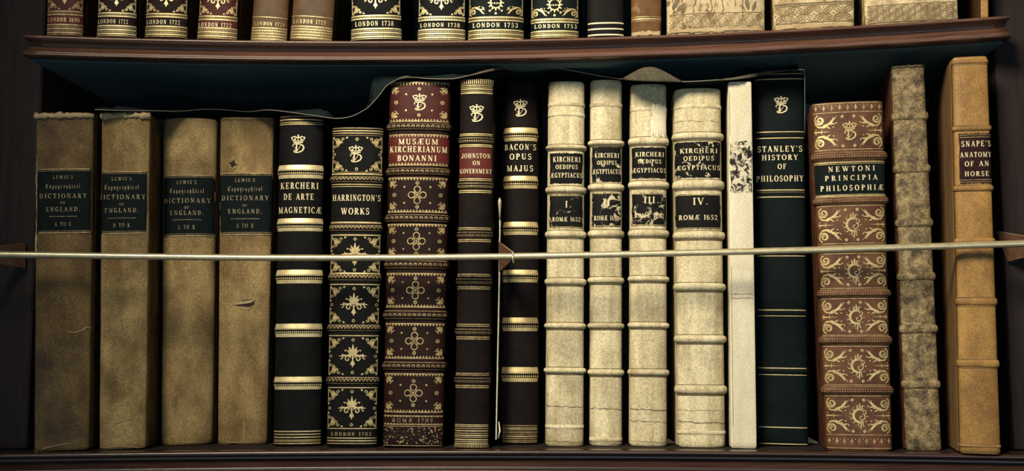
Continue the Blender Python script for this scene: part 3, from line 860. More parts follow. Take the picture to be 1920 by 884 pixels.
# 7
B = Book('leather_book', 'thick maroon leather book with a red label, gilt interlaced knots and zigzag borders', 729, 845, 716, 831, 152, 839, 'dark_maroon_leather', 'dark_maroon_leather', n=2.5, bulge=.36, group=GRPD).build()
for y0, y1 in ((231, 246), (315, 330), (402, 418), (488, 506), (582, 601), (678, 696)):
    rb = B.band(y0, y1, .0024)
    o = Orn(); w = B.hp(y0) * .95
    o.hbar(-w, w, y0 + 1.5, y0 + 2.4); o.hbar(-w, w, y1 - 3, y1 - 2.0)
    n = int(2 * w / 8)
    for i in range(n):
        x = -w + (i + .5) * 2 * w / n
        o.spiral(x, (y0 + y1) / 2 + .5, 3.4, .8, 160, 520, 1.2, .8, 1, 1, 10)
    B.gild('gilt_roll', o, 'gilt_dull', .0003, rb)
B.patch('red_panel', 161, 225, 'maroon_leather', off=.0002)
L = B.patch('title_label', 256, 307, 'red_label', off=.0003)
B.lettering([('MUS\u00c6UM', 747, 822, 261.5, 272), ('KIRCHERIANUM', 731, 838, 275.5, 286.5), ('BONANNI', 745, 819, 292.5, 303)], parent=L, track=.10)
o = Orn()
for y0, y1, up in ((154, 161, 0), (224, 230, 1), (252, 258, 0), (306, 312, 1), (333, 339, 0), (394, 400, 1), (420, 426, 0), (480, 486, 1), (512, 518, 0), (572, 578, 1), (606, 612, 0), (668, 674, 1), (700, 706, 0), (769, 775, 1), (779, 783, 0), (794, 798, 1)):
    w = B.hp(y0) * .95
    if up: o.zigzag(-w, w, y1 - 2, y0, 5.6); o.hbar(-w, w, y1 - 2.2, y1 - .6)
    else: o.zigzag(-w, w, y0 + 2, y1, 5.6); o.hbar(-w, w, y0 + .6, y0 + 2.2)
B.gild('zigzag_border', o, 'gilt_dull', .00045)
for k, (y0, y1) in enumerate(((164, 222), (340, 393), (427, 479), (519, 571), (613, 667), (707, 768))):
    o = Orn(); w = B.hp((y0 + y1) / 2) * .90; ym = (y0 + y1) / 2
    for sx in (-1, 1):
        for yy, sy in ((y0, 1), (y1, -1)): floret(o, sx * w * .95, yy + sy * 2, -sx, sy, 14)
        o.ring(sx * w * .82, ym, 3.0, 1.6, 9); o.dot(sx * w * .82, ym, 1.1)
        for yy in (ym - 15, ym + 15): o.dot(sx * w * .46, yy, 1.9)
    if k: knot(o, 0, ym, 17)
    else:
        o.ring(0, y0 + 4, 2.2, 1.3, 9); o.ring(0, y1 - 5, 2.2, 1.3, 9)
    B.gild('compartment_tooling', o, 'gilt_dull' if k else 'gilt', .00045)
o = Orn(); crown_d(o, 787 - B.xc(195), 177, 209); B.gild('crown_monogram', o, 'gilt_letter', .0005)
B.lettering([('ROM\u00c6 1709', 735, 812, 785, 792)], 'gilt_worn', track=.3)
o = Orn(); rr = random.Random(4)
w = B.hp(815) * .95
for i in range(150):
    o.dot(rr.uniform(-w, w), rr.uniform(801, 833), rr.uniform(.6, 1.5), 5)
for y in (800, 836): o.hbar(-w, w, y - .6, y + .6)
B.gild('worn_gilding', o, 'gilt_dull', .0004)
# 8
B = Book('leather_book', 'slim black leather book with a small red label and ribbed gilt rolls', 863, 925, 851, 915, 148, 841, 'brown_black_leather', 'black_leather', n=2.2, bulge=.45, group=GRPD).build()
def thin_rolls(B, y0, y1, mat='gilt_dull'):
    h = y1 - y0
    rb = B.band(y0 + h * .25, y0 + h * .66, .0012)
    o = Orn(); w = B.hp(y0) * .96
    for a, t in ((.03, .9), (.14, .7), (.62, .4), (.82, 1.0), (.94, .9)):
        y = y0 + h * a; o.hbar(-w, w, y - t, y + t)
    o.ticks(-w, w, y0 + h * .30, y0 + h * .56, 3, 1.1)
    B.gild('ribbed_gilding', o, mat, .0004, rb)
for y0, y1, m in ((251, 277, 'gilt'), (335, 363, 'gilt'), (427, 455, 'gilt_dull'), (514, 544, 'gilt_dull'), (608, 638, 'gilt_dull'), (700, 729, 'gilt_dull')): thin_rolls(B, y0, y1, m)
L = B.patch('title_label', 278, 333, 'red_label', off=.0003)
B.lettering([('JOHNSTON', 866, 919, 288.5, 297.5), ('ON', 886, 901, 302.5, 310.5), ('GOVERNMENT', 863, 921, 317.5, 326)], parent=L, track=.12)
o = Orn(); w = B.hp(160) * .95
o.ticks(-w, w, 149, 158, 3.6, 1.5)
for y, t in ((160.5, .7), (164, .5), (167.5, 1.1), (171.5, .5), (175, 1.2)): o.hbar(-w, w, y - t, y + t)
w = B.hp(815) * .96
for y, t in ((797, .7), (800, .9), (804, .6), (808.5, 1.1), (813, .6), (817, 1.1), (820.5, .6), (825, 1.2), (829, .7), (832.5, 1.0)): o.hbar(-w, w, y - t, y + t)
o.ticks(-w, w, 834, 840, 3.2, 1.4)
B.gild('gilt_rule', o, 'gilt', .0003)
o = Orn(); crown_d(o, 894 - B.xc(212), 197, 230); B.gild('crown_monogram', o, 'gilt_letter', .0004)
# 9
B = Book('leather_book', 'narrow dark brown leather book with gilt bars, right of the rail bracket', 946, 1007, 940, 1008, 152, 834, 'brown_black_leather', 'black_leather', n=2.2, bulge=.45, group=GRPD).build()
for y0, y1 in ((240, 265), (330.5, 354), (416.5, 441), (506.5, 530), (596, 621.5), (689, 716.5)): gilt_bars(B, y0, y1, 'gilt')
o = Orn(); crown_d(o, 976 - B.xc(204), 187.5, 220); B.gild('crown_monogram', o, 'gilt_letter', .0004)
B.lettering([("BACON'S", 946, 1005, 271, 282), ('OPUS', 955, 997, 289, 300), ('MAJUS', 950, 1000, 311, 322)], track=.2)
o = Orn(); w = B.hp(815) * .95
for y, t in ((798.5, .6), (802, .5), (805, 1.2), (809, .5), (812, .8), (815.5, .5), (819, 1.2), (823, .7), (826.5, .6), (829.5, .8)): o.hbar(-w, w, y - t, y + t)
B.gild('gilt_rule', o, 'gilt_dull', .0003)

# 10-13  vellum set
TURN = {1: .045, 2: .03, 3: .03, 4: .04}
def vellum_book(num, label, c, bands, l1, l2, lx, rows, rom, chip, creases, ridges, n=2.6, bulge=.36):
    B = Book('vellum_book', label, *c, 'vellum', 'vellum', n=2.3, bulge=.5, tilt=TURN[num], group=GRPD).build(.0002)
    for y0, y1 in bands: B.band(y0 + 1, y1 - 1, .0024)
    o = Orn()
    for y0, y1 in bands:
        w = B.hp(y0) * .97
        o.strip([(-w + 2 * w * i / 24, y1 + .2) for i in range(25)], 2.9)  # painted shade under each raised band, thinner stroke above it
        o.strip([(-w + 2 * w * i / 24, y0 - .2) for i in range(25)], .9)
    rr = random.Random(num)
    for y, t in creases:
        w = B.hp(y) * .97
        o.strip([(-w + 2 * w * i / 16, y + rr.uniform(-1, 1) * 1.2 + (i - 8) * .1) for i in range(17)], [t * rr.uniform(.3, 1.2) for _ in range(17)])
    B.gild('crease', o, 'vellum_crease_shade', .0003)  # band shade strokes and real creases in one mesh
    for y in ridges: B.band(y - 4, y + 4, .0006)
    for k, (y0, y1) in enumerate((l1, l2)):
        L = B.patch('title_label' if k == 0 else 'volume_label', y0, y1, chip[k], lx[0], lx[1], .0004, ragged=.8, seed=num * 3 + k)
        if k == 0:
            m = (lx[0] + lx[1]) / 2; q = (lx[1] - lx[0]) / 2
            B.lettering([('KIRCHERI', m - q * .80, m + q * .86, *rows[0]), ('OEDIPUS', m - q * .64, m + q * .70, *rows[1]), ('\u00c6GYPTIACUS', m - q * .95, m + q * .97, *rows[2])], parent=L, track=.10)
        else:
            wr = {1: 5, 2: 13, 3: 22, 4: 22}[num]
            B.lettering([(('I', 'II', 'III', 'IV')[num - 1], m - wr / 2, m + wr / 2 + 1, *rom[0]), ('ROM\u00c6 1652', m - q * .84, m + q * .86, *rom[1])], parent=L, track=.10)
            o = Orn()
            if num != 2: o.dot(m + wr / 2 + 5 - B.xc(rom[0][1]), rom[0][1] - 1.3, 1.2)
            for s_ in (y0 + 1.6, y1 - 1.6): o.hbar(lx[0] - B.xc(s_) + 1, lx[1] - B.xc(s_) - 1, s_ - .5, s_ + .5)
            B.gild('gilt_rule', o, 'gilt', .0007, L)
    return B
vellum_book(1, 'cream vellum book with chipped black labels, volume numbered I', (1029, 1096, 1023, 1094, 153, 837), ((271, 282), (349, 363), (432, 447), (521, 536), (605, 618), (689, 702)), (288, 345), (366, 428), (1031, 1092),
            ((295, 304.5), (310, 318), (325, 334)), ((378, 390), (408, 416)), ('label_chip_light', 'label_chip_medium'), ((763, 1.6), (800, 1.2), (829, 1.0)), (196, 215, 801))
vellum_book(2, 'slim cream vellum book with flaking black labels, volume numbered II', (1107, 1166, 1106, 1166, 150, 836), ((262, 274), (344, 358), (431, 446), (519, 533), (605, 618), (692, 706)), (276, 342), (362, 426), (1110, 1164),
            ((288, 296.5), (302, 310), (318, 327)), ((374.5, 387), (405, 414)), ('label_chip_medium', 'label_chip_heavy'), ((767, 1.8), (824, 1.3), (831, .8)), (197, 825))
B = vellum_book(3, 'cream vellum book shaded at its head, flaking black labels numbered III', (1183, 1250, 1181, 1251, 158, 837), ((257, 273), (339, 354), (430, 446), (517, 530), (604, 617), (692, 706)), (277, 335), (363, 424), (1185, 1249),
            ((286, 294.5), (300, 307.5), (316, 324.5)), ((370, 382), (401, 409)), ('label_chip_medium', 'label_chip_heavy'), ((769, 1.8), (791, 1.0), (829, .8)), (205,))
B.patch('torn_patch', 195, 258, 'vellum_light', 1222, 1249, .0007, ragged=2.5, seed=5)
vellum_book(4, 'wide cream vellum book shaded at its head, flaking black labels numbered IV', (1264, 1352, 1271, 1361, 166, 839), ((248, 263), (337, 356), (433, 450), (530, 547), (628, 645), (722, 741)), (267, 334), (365, 430), (1266, 1351),
            ((279.5, 288), (294, 302), (311, 319.5)), ((372, 385), (404, 413)), ('label_chip_medium', 'label_chip_light'), ((793, 1.8), (770, .7), (228, .8)), (200, 812))
# 14
B = Book('vellum_book', 'thin plain white vellum book with one flaked label, left of the green-black book', 1365, 1409, 1370, 1419, 153, 841, 'vellum_white', 'vellum_white', n=5, bulge=.20, group=GRPD, board=.002).build(.0003)
B.patch('title_label', 265, 362, 'label_chip_ruin', 1369.5, 1410, .0004, ragged=1.5, seed=8)
o = Orn(); rr = random.Random(9)
for y in (336, 552, 560): o.strip([(-20 + 4 * i, y + rr.uniform(-1, 1)) for i in range(11)], [.5 + rr.random() * .7 for _ in range(11)])
o.strip([(-19, 500 + 12 * i) for i in range(26)], .7); o.strip([(-19, 170 + 12 * i) for i in range(8)], .7)
B.gild('crease', o, 'vellum_crease_shade', .0003)
# 15
B = Book('leather_book', 'broad green-black leather book with thin gilt rules and a HISTORY title', 1414, 1508, 1421, 1516, 138, 836, 'green_black_leather', 'green_black_leather', n=3.0, bulge=.26, group=GRPD).build()
o = Orn()
for y, t in ((139.5, .6), (149, .9), (248, .9), (252, .4), (259.5, .9), (357, 1.1), (361, .4), (370, 1.0), (480.5, .9), (582, 1.1), (586, .4), (593, .7), (691, 1.0), (695, .5), (703.5, .8), (802, 1.0), (833, 1.0)):
    w = B.hp(y) * .94; o.hbar(-w, w, y - t, y + t)
B.gild('gilt_rule', o, 'gilt', .0004)
for y in (254, 365, 475, 588, 697): B.band(y - 5, y + 5, .0008)
o = Orn(); crown_d(o, 1464.5 - B.xc(197), 181.5, 214); B.gild('crown_monogram', o, 'gilt_letter', .0004)
B.lettering([("STANLEY'S", 1420, 1504, 274.5, 285.5), ('HISTORY', 1428, 1496, 291, 301), ('OF', 1457, 1475, 308, 318), ('PHILOSOPHY', 1418, 1506, 330, 341)], track=.14)
# 16
B = Book('leather_book', 'red-brown calf book with gilt acanthus scrolls and a dark green label', 1521, 1656, 1549, 1674, 191, 846, 'calf_red', 'calf_red', n=2.8, bulge=.28, group=GRPD).build()
for y0, y1 in ((285, 301), (369, 384), (459, 474), (543, 558), (630, 647), (724, 741)):
    rb = B.band(y0, y1, .0024)
    o = Orn(); w = B.hp(y0) * .96
    o.hbar(-w, w, y0 + 1, y0 + 2.0); o.hbar(-w, w, y1 - 1.6, y1 - .6)
    o.beads(-w, w, (y0 + y1) / 2 + 2.0, 4.2, 1.25); o.beads(-w, w, (y0 + y1) / 2 - 2.2, 4.2, .7, 5)
    B.gild('gilt_roll', o, 'gilt_dull', .0003, rb)
L = B.patch('title_label', 304, 369, 'label_dark', off=.0004)
o = Orn()
for y, t in ((305, .9), (308, .4), (365.5, .4), (368, 1.0)): w = B.hp(y) * .97; o.hbar(-w, w, y - t, y + t)
B.gild('gilt_rule', o, 'gilt', .0007, L)
B.lettering([('NEWTONI', 1551, 1641, 312.5, 322), ('PRINCIPIA', 1545, 1646, 329.5, 339), ('PHILOSOPHI\u00c6', 1537, 1657, 348, 358)], parent=L, track=.34)
o = Orn()
for y in (194, 211, 281, 386.5, 457, 476, 541, 560.5, 629, 650, 722.5, 743, 816, 841): w = B.hp(y) * .96; o.hbar(-w, w, y - .7, y + .7)
for yy in (202.5, 828):
    w = B.hp(yy) * .88
    for i in range(9):
        x = -w + i * w / 4
        o.leaf(x, yy - 6, 90, 12, 3.4); o.leaf(x, yy, 0, 4, 2); o.leaf(x, yy, 180, 4, 2); o.dot(x + w / 8 if i < 8 else x, yy - 4, 1.1)
B.gild('gilt_rule', o, 'gilt_dull', .0003)
for k, (y0, y1) in enumerate(((213, 280), (388, 456), (477, 540), (562, 628), (652, 721), (745, 815))):
    o = Orn(); w = B.hp((y0 + y1) / 2) * .93; ym = (y0 + y1) / 2
    for sx in (-1, 1):
        acanthus(o, sx * w, y0 + 1, -sx, 1, 31); acanthus(o, sx * w, y1 - 1, -sx, -1, 31)
        o.strip([(sx * w, ym), (sx * (w - 14), ym), (sx * (w - 28), ym)], [3.6, 1.4, .3]); o.line(sx * (w - 13), ym - 4, sx * (w - 13), ym + 4, 1.2)
        for a, b in ((.16, 5), (.52, 14), (.5, -14), (.16, -5)):
            o.dot(sx * w * a if abs(b) > 9 else sx * w * a, (y0 + 5) if b == 5 else (y1 - 5) if b == -5 else ym + b, 1.4)
        quatre(o, sx * 11, y0 + 6, 2.6); quatre(o, sx * 11, y1 - 6, 2.6)
    if k: crescent(o, 3, ym, 21)
    B.gild('compartment_tooling', o, 'gilt', .0004)
o = Orn(); crown_d(o, 1593 - B.xc(247), 229, 264.5); B.gild('crown_monogram', o, 'gilt', .0005)
# 17
B = Book('leather_book', 'narrow rough brown calf book with no lettering, scuffed all over', 1671, 1733, 1699, 1766, 122, 845, 'calf_rough', 'calf_rough_edge', n=2.6, bulge=.34, group=GRPD).build(.0004)
for y in (217, 316, 417, 518, 617, 721): B.band(y - 8, y + 9, .0016)
headcap(B, 1674, 1732, 125, 13, 'calf_rough', 2.0)
# 18
B = Book('leather_book', 'tan calf book with a maroon HORSE label, rightmost on the lower shelf', 1786, 1852, 1801, 1877, 106, 851.5, 'calf_tan', 'calf_tan_board', n=3.0, bulge=.28, group=GRPD).build(.0003)
for y0, y1 in ((235, 246), (347, 359), (446, 458), (558, 574), (674, 690)): B.band(y0, y1, .0013)
for y0, y1 in ((112, 120), (834, 840)): B.band(y0, y1, .0006)
L = B.patch('title_label', 251, 345, 'label_maroon_worn', 1799, 1859, .0004, ragged=1.0, seed=4)
B.lettering([("SNAPE'S", 1802, 1857, 265, 275.5), ('ANATOMY', 1800, 1858, 286, 295.5), ('OF AN', 1808, 1854, 303, 312.5), ('HORSE', 1808, 1854, 322, 331)], parent=L, track=.16)
o = Orn()
for y in (254, 258, 338, 342): o.hbar(1800 - B.xc(y), 1858 - B.xc(y), y - .5, y + .5)
B.gild('gilt_rule', o, 'gilt_dull', .0007, L)
o = Orn()
for y in (236, 246, 347, 359, 558, 575, 674, 691, 121, 834, 847): w = B.hp(y) * .95; o.hbar(-w, w, y - .5, y + .5)
B.gild('blind_rule', o, 'vellum_crease_shade', .0003)

# ================================================================== UPPER SHELF
GRPU = 'old books standing on the upper shelf'
def upper(name, label, TL, TR, BL, BR, yb, spine, cover, h, n=2.4, bulge=.36, setback=.006, depth=.14, wear=0.0):
    return Book(name, label, TL, TR, BL, BR, 0, yb, spine, cover, n=n, bulge=bulge, depth=depth, zb=Z_UP, setback=setback, h=h, group=GRPU).build(wear)
def london(B, s_, yl, ya, yb_, txt, x0, x1, ty0, ty1, mat='gilt', lab=None, orn='corner', beadmat=None):
    """foot of a gilt spine: ruled lettering panel, rolls of beads below, tooled compartment above"""
    if lab: L = B.patch('date_label', yl[1] + 1, ya - 1, lab, off=.0003)
    else: L = None
    o = Orn()
    for y in yl: w = B.hp(y) * .96; o.hbar(-w, w, y - 1.2, y + 1.2)
    w = B.hp(yl[0]) * .95
    o.beads(-w, w, (yl[0] + yl[1]) / 2, 3, .8, 5)
    y = ya
    i = 0
    while y < yb_ - 1:
        w = B.hp(y) * .965
        if i % 2 == 0: o.hbar(-w, w, y - 1.3, y + 1.3)
        else: o.beads(-w, w, y, 2.9, 1.05, 6)
        y += 3.7; i += 1
    B.gild('gilt_roll', o, beadmat or mat, .0004)
    o = Orn()
    w = B.hp(0) * .92
    for k in range(4):                       # compartments carry on up the spine
        y1 = yl[0] - 4 - k * 92; y0 = y1 - 84
        for sx in (-1, 1):
            if orn == 'corner':
                filigree(o, sx * w, y1, -sx, -1, 24); filigree(o, sx * w, y0, -sx, 1, 24)
            else:
                acanthus(o, sx * w, y1 + 1, -sx, -1, 21); acanthus(o, sx * w, y0, -sx, 1, 21)
                o.dot(sx * 11, y1 - 8, 1.9); o.dot(sx * 23, y1 - 13, 1.6)
            o.line(sx * w, y1, sx * w, y0, 1.2)
        if orn == 'corner':
            crown_floret(o, 0, (y0 + y1) / 2 + 14, 20)
        else:
            o.ring(0, y1 - 23, 10, 2.2); o.beads(-7, 7, y1 - 22, 4.5, 1.6); o.dot(0, y1 - 3, 2.2)
            for a in range(0, 360, 30): o.leaf(10.5 * math.cos(math.radians(a)), y1 - 23 + 10.5 * math.sin(math.radians(a)), a, 5, 2.6)
        if k: o.hbar(-w, w, y1 + 2, y1 + 4)
    B.gild('compartment_tooling', o, mat, .0004)
    B.lettering([(txt, x0, x1, ty0, ty1)], 'gilt_letter' if mat != 'gilt_dull' else 'gilt', L, .0007, .22)
T = upper('gilt_book', 'maroon leather book dated 1698, leftmost on the upper shelf', 88, 156, 86, 155, 62, 'maroon_leather', 'calf_brown', .20)
london(T, 0, (15, 21), 40, 60, 'LONDON 1698', 90, 149, 27, 35, 'gilt_dull', 'red_label')
T = upper('gilt_book', 'dark maroon book dated 1722, second from the left on the upper shelf', 183, 256, 180, 255, 64, 'dark_maroon_leather', 'calf_brown', .21)
london(T, 0, (17, 23), 41, 63, 'LONDON 1722', 184, 241, 29, 37, 'gilt_bright')
T = upper('gilt_book', 'dark maroon book dated 1722, third from the left on the upper shelf', 273, 352, 270, 350, 70, 'dark_maroon_leather', 'calf_brown', .21)
london(T, 0, (22.5, 28), 46, 69, 'LONDON 1722', 275, 338, 34, 42, 'gilt')
T = upper('gilt_book', 'redder maroon book dated 1722, fourth from the left beside two brown ones', 373, 446, 368, 444, 71, 'maroon_leather', 'calf_brown', .21)
london(T, 0, (27, 33), 49, 70, 'LONDON 1722', 372, 434, 39, 47, 'gilt', 'red_label')
for lab, c, yl, ya, tx in (('brown calf book dated 1720 with worn gilt foot, left of its twin', (474, 541, 469, 537, 71), (28, 31), 48, (477, 534, 37, 44)),
                           ('wider brown calf book dated 1720, rubbed at its right edge, right of its twin', (548, 627, 542, 622, 71), (27, 30), 46, (550, 612, 33, 41))):
    T = upper('calf_book', lab, *c, 'calf_brown', 'calf_brown', .15, wear=.0003)
    o = Orn(); w = T.hp(40) * .96
    o.hbar(-w, w, yl[0] - .6, yl[0] + .6)
    y = ya
    while y < 69:
        o.hbar(-w, w, y - 1.0, y + 1.0); o.beads(-w, w, y + 2.6, 3, .8, 5); y += 5.2
    T.gild('gilt_roll', o, 'gilt', .0004)
    T.lettering([('LONDON 1720', *tx)], 'gilt', None, .0006, .25)
T = upper('gilt_book', 'black book dated 1738 standing alone left of the upper shelf centre', 657, 752, 657, 753, 69, 'black_leather', 'black_leather', .22)
london(T, 0, (21.5, 27), 46, 66, 'LONDON 1738', 666, 738, 32, 41, 'gilt_bright')
T = upper('gilt_book', 'black book dated 1738 touching the greenish book on its right', 783, 873, 782, 872, 70, 'black_leather', 'black_leather', .22)
london(T, 0, (25.5, 31), 49, 69, 'LONDON 1738', 788, 862, 37, 44.5, 'gilt_bright')
T = upper('gilt_book', 'broad greenish black book dated 1753 with a shiny rubbed spine', 877, 983, 876, 982, 69, 'green_black_leather', 'green_black_leather', .22)
london(T, 0, (27, 33), 51, 67, 'LONDON 1753', 886, 971, 37.5, 46, 'gilt', None, 'scroll')
T = upper('gilt_book', 'greenish black book dated 1753, right of its broader twin', 994, 1086, 994, 1085, 67, 'green_black_leather', 'green_black_leather', .22)
london(T, 0, (30.5, 36), 53, 66, 'LONDON 1753', 1002, 1081, 40, 47.5, 'gilt', None, 'scroll')
T = upper('leather_book', 'plain black book with three thin pale gilt rules at its foot', 1101, 1170, 1101, 1170, 64, 'black_leather', 'black_leather', .20)
o = Orn()
for y in (37, 48, 59, -40, -51): w = T.hp(y) * .95; o.hbar(-w, w, y - 1.3, y + 1.3)
T.gild('gilt_rule', o, 'gilt_letter', .0004)
T = upper('calf_book', 'narrow cracked brown calf book on the upper shelf beside the wide vellum one', 1183, 1240, 1184, 1239, 62, 'calf_cracked', 'calf_brown', .19, wear=.0005)
o = Orn(); w = T.hp(30) * .95
o.beads(-w, w, 26, 3, 1.0); o.hbar(-w, w, 29, 31); o.beads(-w, w, 33.5, 3, .8)
T.gild('gilt_roll', o, 'gilt', .0004)
T.patch('frayed_foot', 53, 61, 'cloth_pale', off=.0006, ragged=2.5, seed=6)

def petals(o, x, y, dx, dy, w):
    """four lens-shaped petals pointing to the corners of a cell"""
    for sx in (-1, 1):
        for sy in (-1, 1):
            for k in (-1, 1):
                p = []
                for i in range(9):
                    t = i / 8
                    b = k * .22 * math.sin(math.pi * t)
                    p.append((x + sx * dx * (t + b) , y + sy * dy * (t - b)))
                o.strip(p, w)
            o.leaf(x + sx * dx * .2, y + sy * dy * .2, math.degrees(math.atan2(sy * dy, sx * dx)), math.hypot(dx, dy) * .6, w * 1.6)
def lattice(T, y0, y1, step, mat, rows=1, w_=1.1):
    """blind-tooled band of four-petalled flowers"""
    o = Orn(); w = T.hp(y0) * .93
    n = max(2, int(round(2 * w / step))); d = 2 * w / n; r = (y1 - y0) / 2 / rows
    for k in range(rows):
        ym = y0 + r * (2 * k + 1)
        for i in range(n):
            x = -w + (i + .5) * d
            petals(o, x, ym, d / 2, r, w_)
            o.leaf(x, ym - r, 90, r * .5, 2.2); o.leaf(x, ym + r, -90, r * .5, 2.2)
            o.dot(x - d / 2, ym, 1.3)
    for y in (y0 - 2, y1 + 2): o.hbar(-w, w, y - .6, y + .6)
    return T.gild('blind_tooling', o, mat, .0005)
T = upper('vellum_book', 'very wide crackled vellum book with torn foot on the upper shelf', 1249, 1434, 1250, 1434, 58, 'vellum_cracked', 'vellum_tooled', .22, n=3.2, bulge=.16, wear=.0006)
lattice(T, 23, 47, 24, 'vellum_recess')
T.patch('torn_foot', 49, 56, 'cloth_pale', off=.0008, ragged=2.2, seed=2)
o = Orn(); rr = random.Random(12)
for x in (-62, -40, -8, 14, 52):
    o.strip([(x + rr.uniform(-3, 3), y) for y in range(-40, 22, 6)], [rr.uniform(.5, 2.6) for _ in range(11)])
o.leaf(-80, 10, -60, 22, 8); o.leaf(-72, 14, -40, 22, 7); o.leaf(60, 16, -100, 26, 8); o.leaf(68, 18, -70, 20, 6)
T.gild('crack', o, 'vellum_crease_shade', .0006)
T = upper('vellum_book', 'pale vellum book tooled with petal flowers, middle of three wide vellums on the upper shelf', 1448, 1602, 1451, 1602, 51, 'vellum_tooled', 'vellum_tooled', .22, n=3.2, bulge=.20, wear=.0003)
lattice(T, 9, 37, 36, 'vellum_recess', 1, 1.5)
o = Orn()
for y, t in ((3, .7), (6, .4), (39, .6)): w = T.hp(y) * .95; o.hbar(-w, w, y - t, y + t)
T.gild('blind_rule', o, 'vellum_crease_shade', .0005)
T.patch('frayed_foot', 42, 50, 'cloth_pale', off=.0008, ragged=2.0, seed=3)
T = upper('vellum_book', 'wide pale vellum book with rubbed small petal tooling, rightmost of three wide vellums', 1620, 1796, 1621, 1797, 38, 'vellum_tooled', 'vellum_tooled', .22, n=3.2, bulge=.16, wear=.0004)
lattice(T, 5, 33, 25, 'vellum_recess', 2, 1.0)
T = upper('leather_book', 'thin tan leather book edge beside the right side panel on the upper shelf', 1839, 1853, 1839, 1853, 30, 'calf_tan', 'calf_brown', .20, n=3, bulge=.3)

# ================================================================== RAIL, BRACKETS, FLAP, SCRAPS
RO = -.016
rp = [(-60, 474.2), (0, 475), (100, 476.4), (200, 478), (300, 479.3), (400, 480.4), (520, 481.3), (640, 481.5), (800, 480.6), (960, 478.6), (1100, 476), (1250, 473), (1400, 469.5), (1550, 466), (1700, 461.5), (1800, 458.5), (1900, 455), (1990, 451.5)]
rail_pts = [on_arc(x, y + 2.6, RO) for x, y in rp]
fine = []
for i in range(len(rail_pts) - 1):
    for k in range(4): fine.append(rail_pts[i].lerp(rail_pts[i + 1], k / 4))
fine.append(rail_pts[-1])
o = link_mesh('rail', *tube_vf(fine, .0029, 18), 'brass', None, True)
tag(o, 'thin brass rail running across the front of the lower row of books', 'rail')

def prism(pts, thick, nrm):
    n = len(pts)
    v = [p - nrm * thick / 2 for p in pts] + [p + nrm * thick / 2 for p in pts]
    f = [tuple(range(n - 1, -1, -1)), tuple(range(n, 2 * n))] + [(i, (i + 1) % n, n + (i + 1) % n, n + i) for i in range(n)]
    return v, f
def bracket(label, back, tip, base_off, upright):
    root = bpy.data.objects.new('rail_bracket', None); COL.objects.link(root)
    tag(root, label, 'bracket', 'brackets holding the brass rail')
    pb0 = on_arc(back[0][0], back[0][1], base_off); pb1 = on_arc(back[1][0], back[1][1], base_off)
    pt0 = on_arc(tip[0][0], tip[0][1], RO + .0032); pt1 = on_arc(tip[1][0], tip[1][1], RO + .0032)
    nrm = (pt0 - pb0).cross(pb1 - pb0).normalized()
    v, f = prism([pb0, pt0, pt1, pb1], .0014, nrm)
    link_mesh('arm_plate', v, f, 'strap_leather', root)
    link_mesh('arm_edge', *tube_vf([pb0, pb0.lerp(pt0, .5), pt0], .00045, 6), 'brass', root, True)
    c = on_arc((tip[0][0] + tip[1][0]) / 2 + 1, (tip[0][1] + tip[1][1]) / 2, RO)
    pr = [c + Vector((0, math.cos(a) * .0038, math.sin(a) * .0050 - .0012)) for a in [2 * math.pi * i / 16 for i in range(17)]]
    link_mesh('clip_ring', *tube_vf(pr, .0007, 6), 'brass', root, True)
    if upright:
        pts = [on_arc(x, y, base_off) for x, y in upright]
        # flat strip standing edge-on, ending in a leaf-shaped finial
        v, f = [], []
        for p in pts:
            v += [p + Vector((a * .0005, b, 0)) for a, b in ((-1, 0), (1, 0), (1, .010), (-1, .010))]
        for i in range(len(pts) - 1):
            for j in range(4): f.append((i * 4 + j, i * 4 + (j + 1) % 4, (i + 1) * 4 + (j + 1) % 4, (i + 1) * 4 + j))
        f += [(3, 2, 1, 0), tuple(len(pts) * 4 - 4 + j for j in range(4))]
        link_mesh('upright', v, f, 'brass', root)
        top = pts[0]
        fp = [top + Vector((0, 0, .001 + z)) for z in (-.002, .004, .009, .0135, .0165, .0185)]
        link_mesh('finial', *tube_vf(fp, [.0006, .0009, .0014, .0019, .0014, .0003], 10), 'brass', root, True)
        foot = pts[-1]
        link_mesh('foot', *tube_vf([foot + Vector((.0025, 0, .016)), foot + Vector((.0036, -.001, .008)), foot + Vector((.0022, -.001, .001))], [.0004, .0009, .0006], 8), 'paper', root, True)
bracket('slim brass bracket with a pointed finial standing between two black books', ((936, 454), (937, 510)), ((961, 473), (961, 488)), .024,
        [(937, 410), (937, 440), (936, 470), (936, 520), (934, 620), (932, 720), (930.5, 800), (930, 825)])
bracket('leather-faced rail bracket at the left end, beside the left side panel', ((47, 456), (47, 504)), ((-60, 472), (-60, 484)), .034, None)
bracket('leather-faced rail bracket at the right end, beside the tan calf book', ((1868, 434), (1890, 491)), ((1990, 455), (1990, 466)), .034, None)

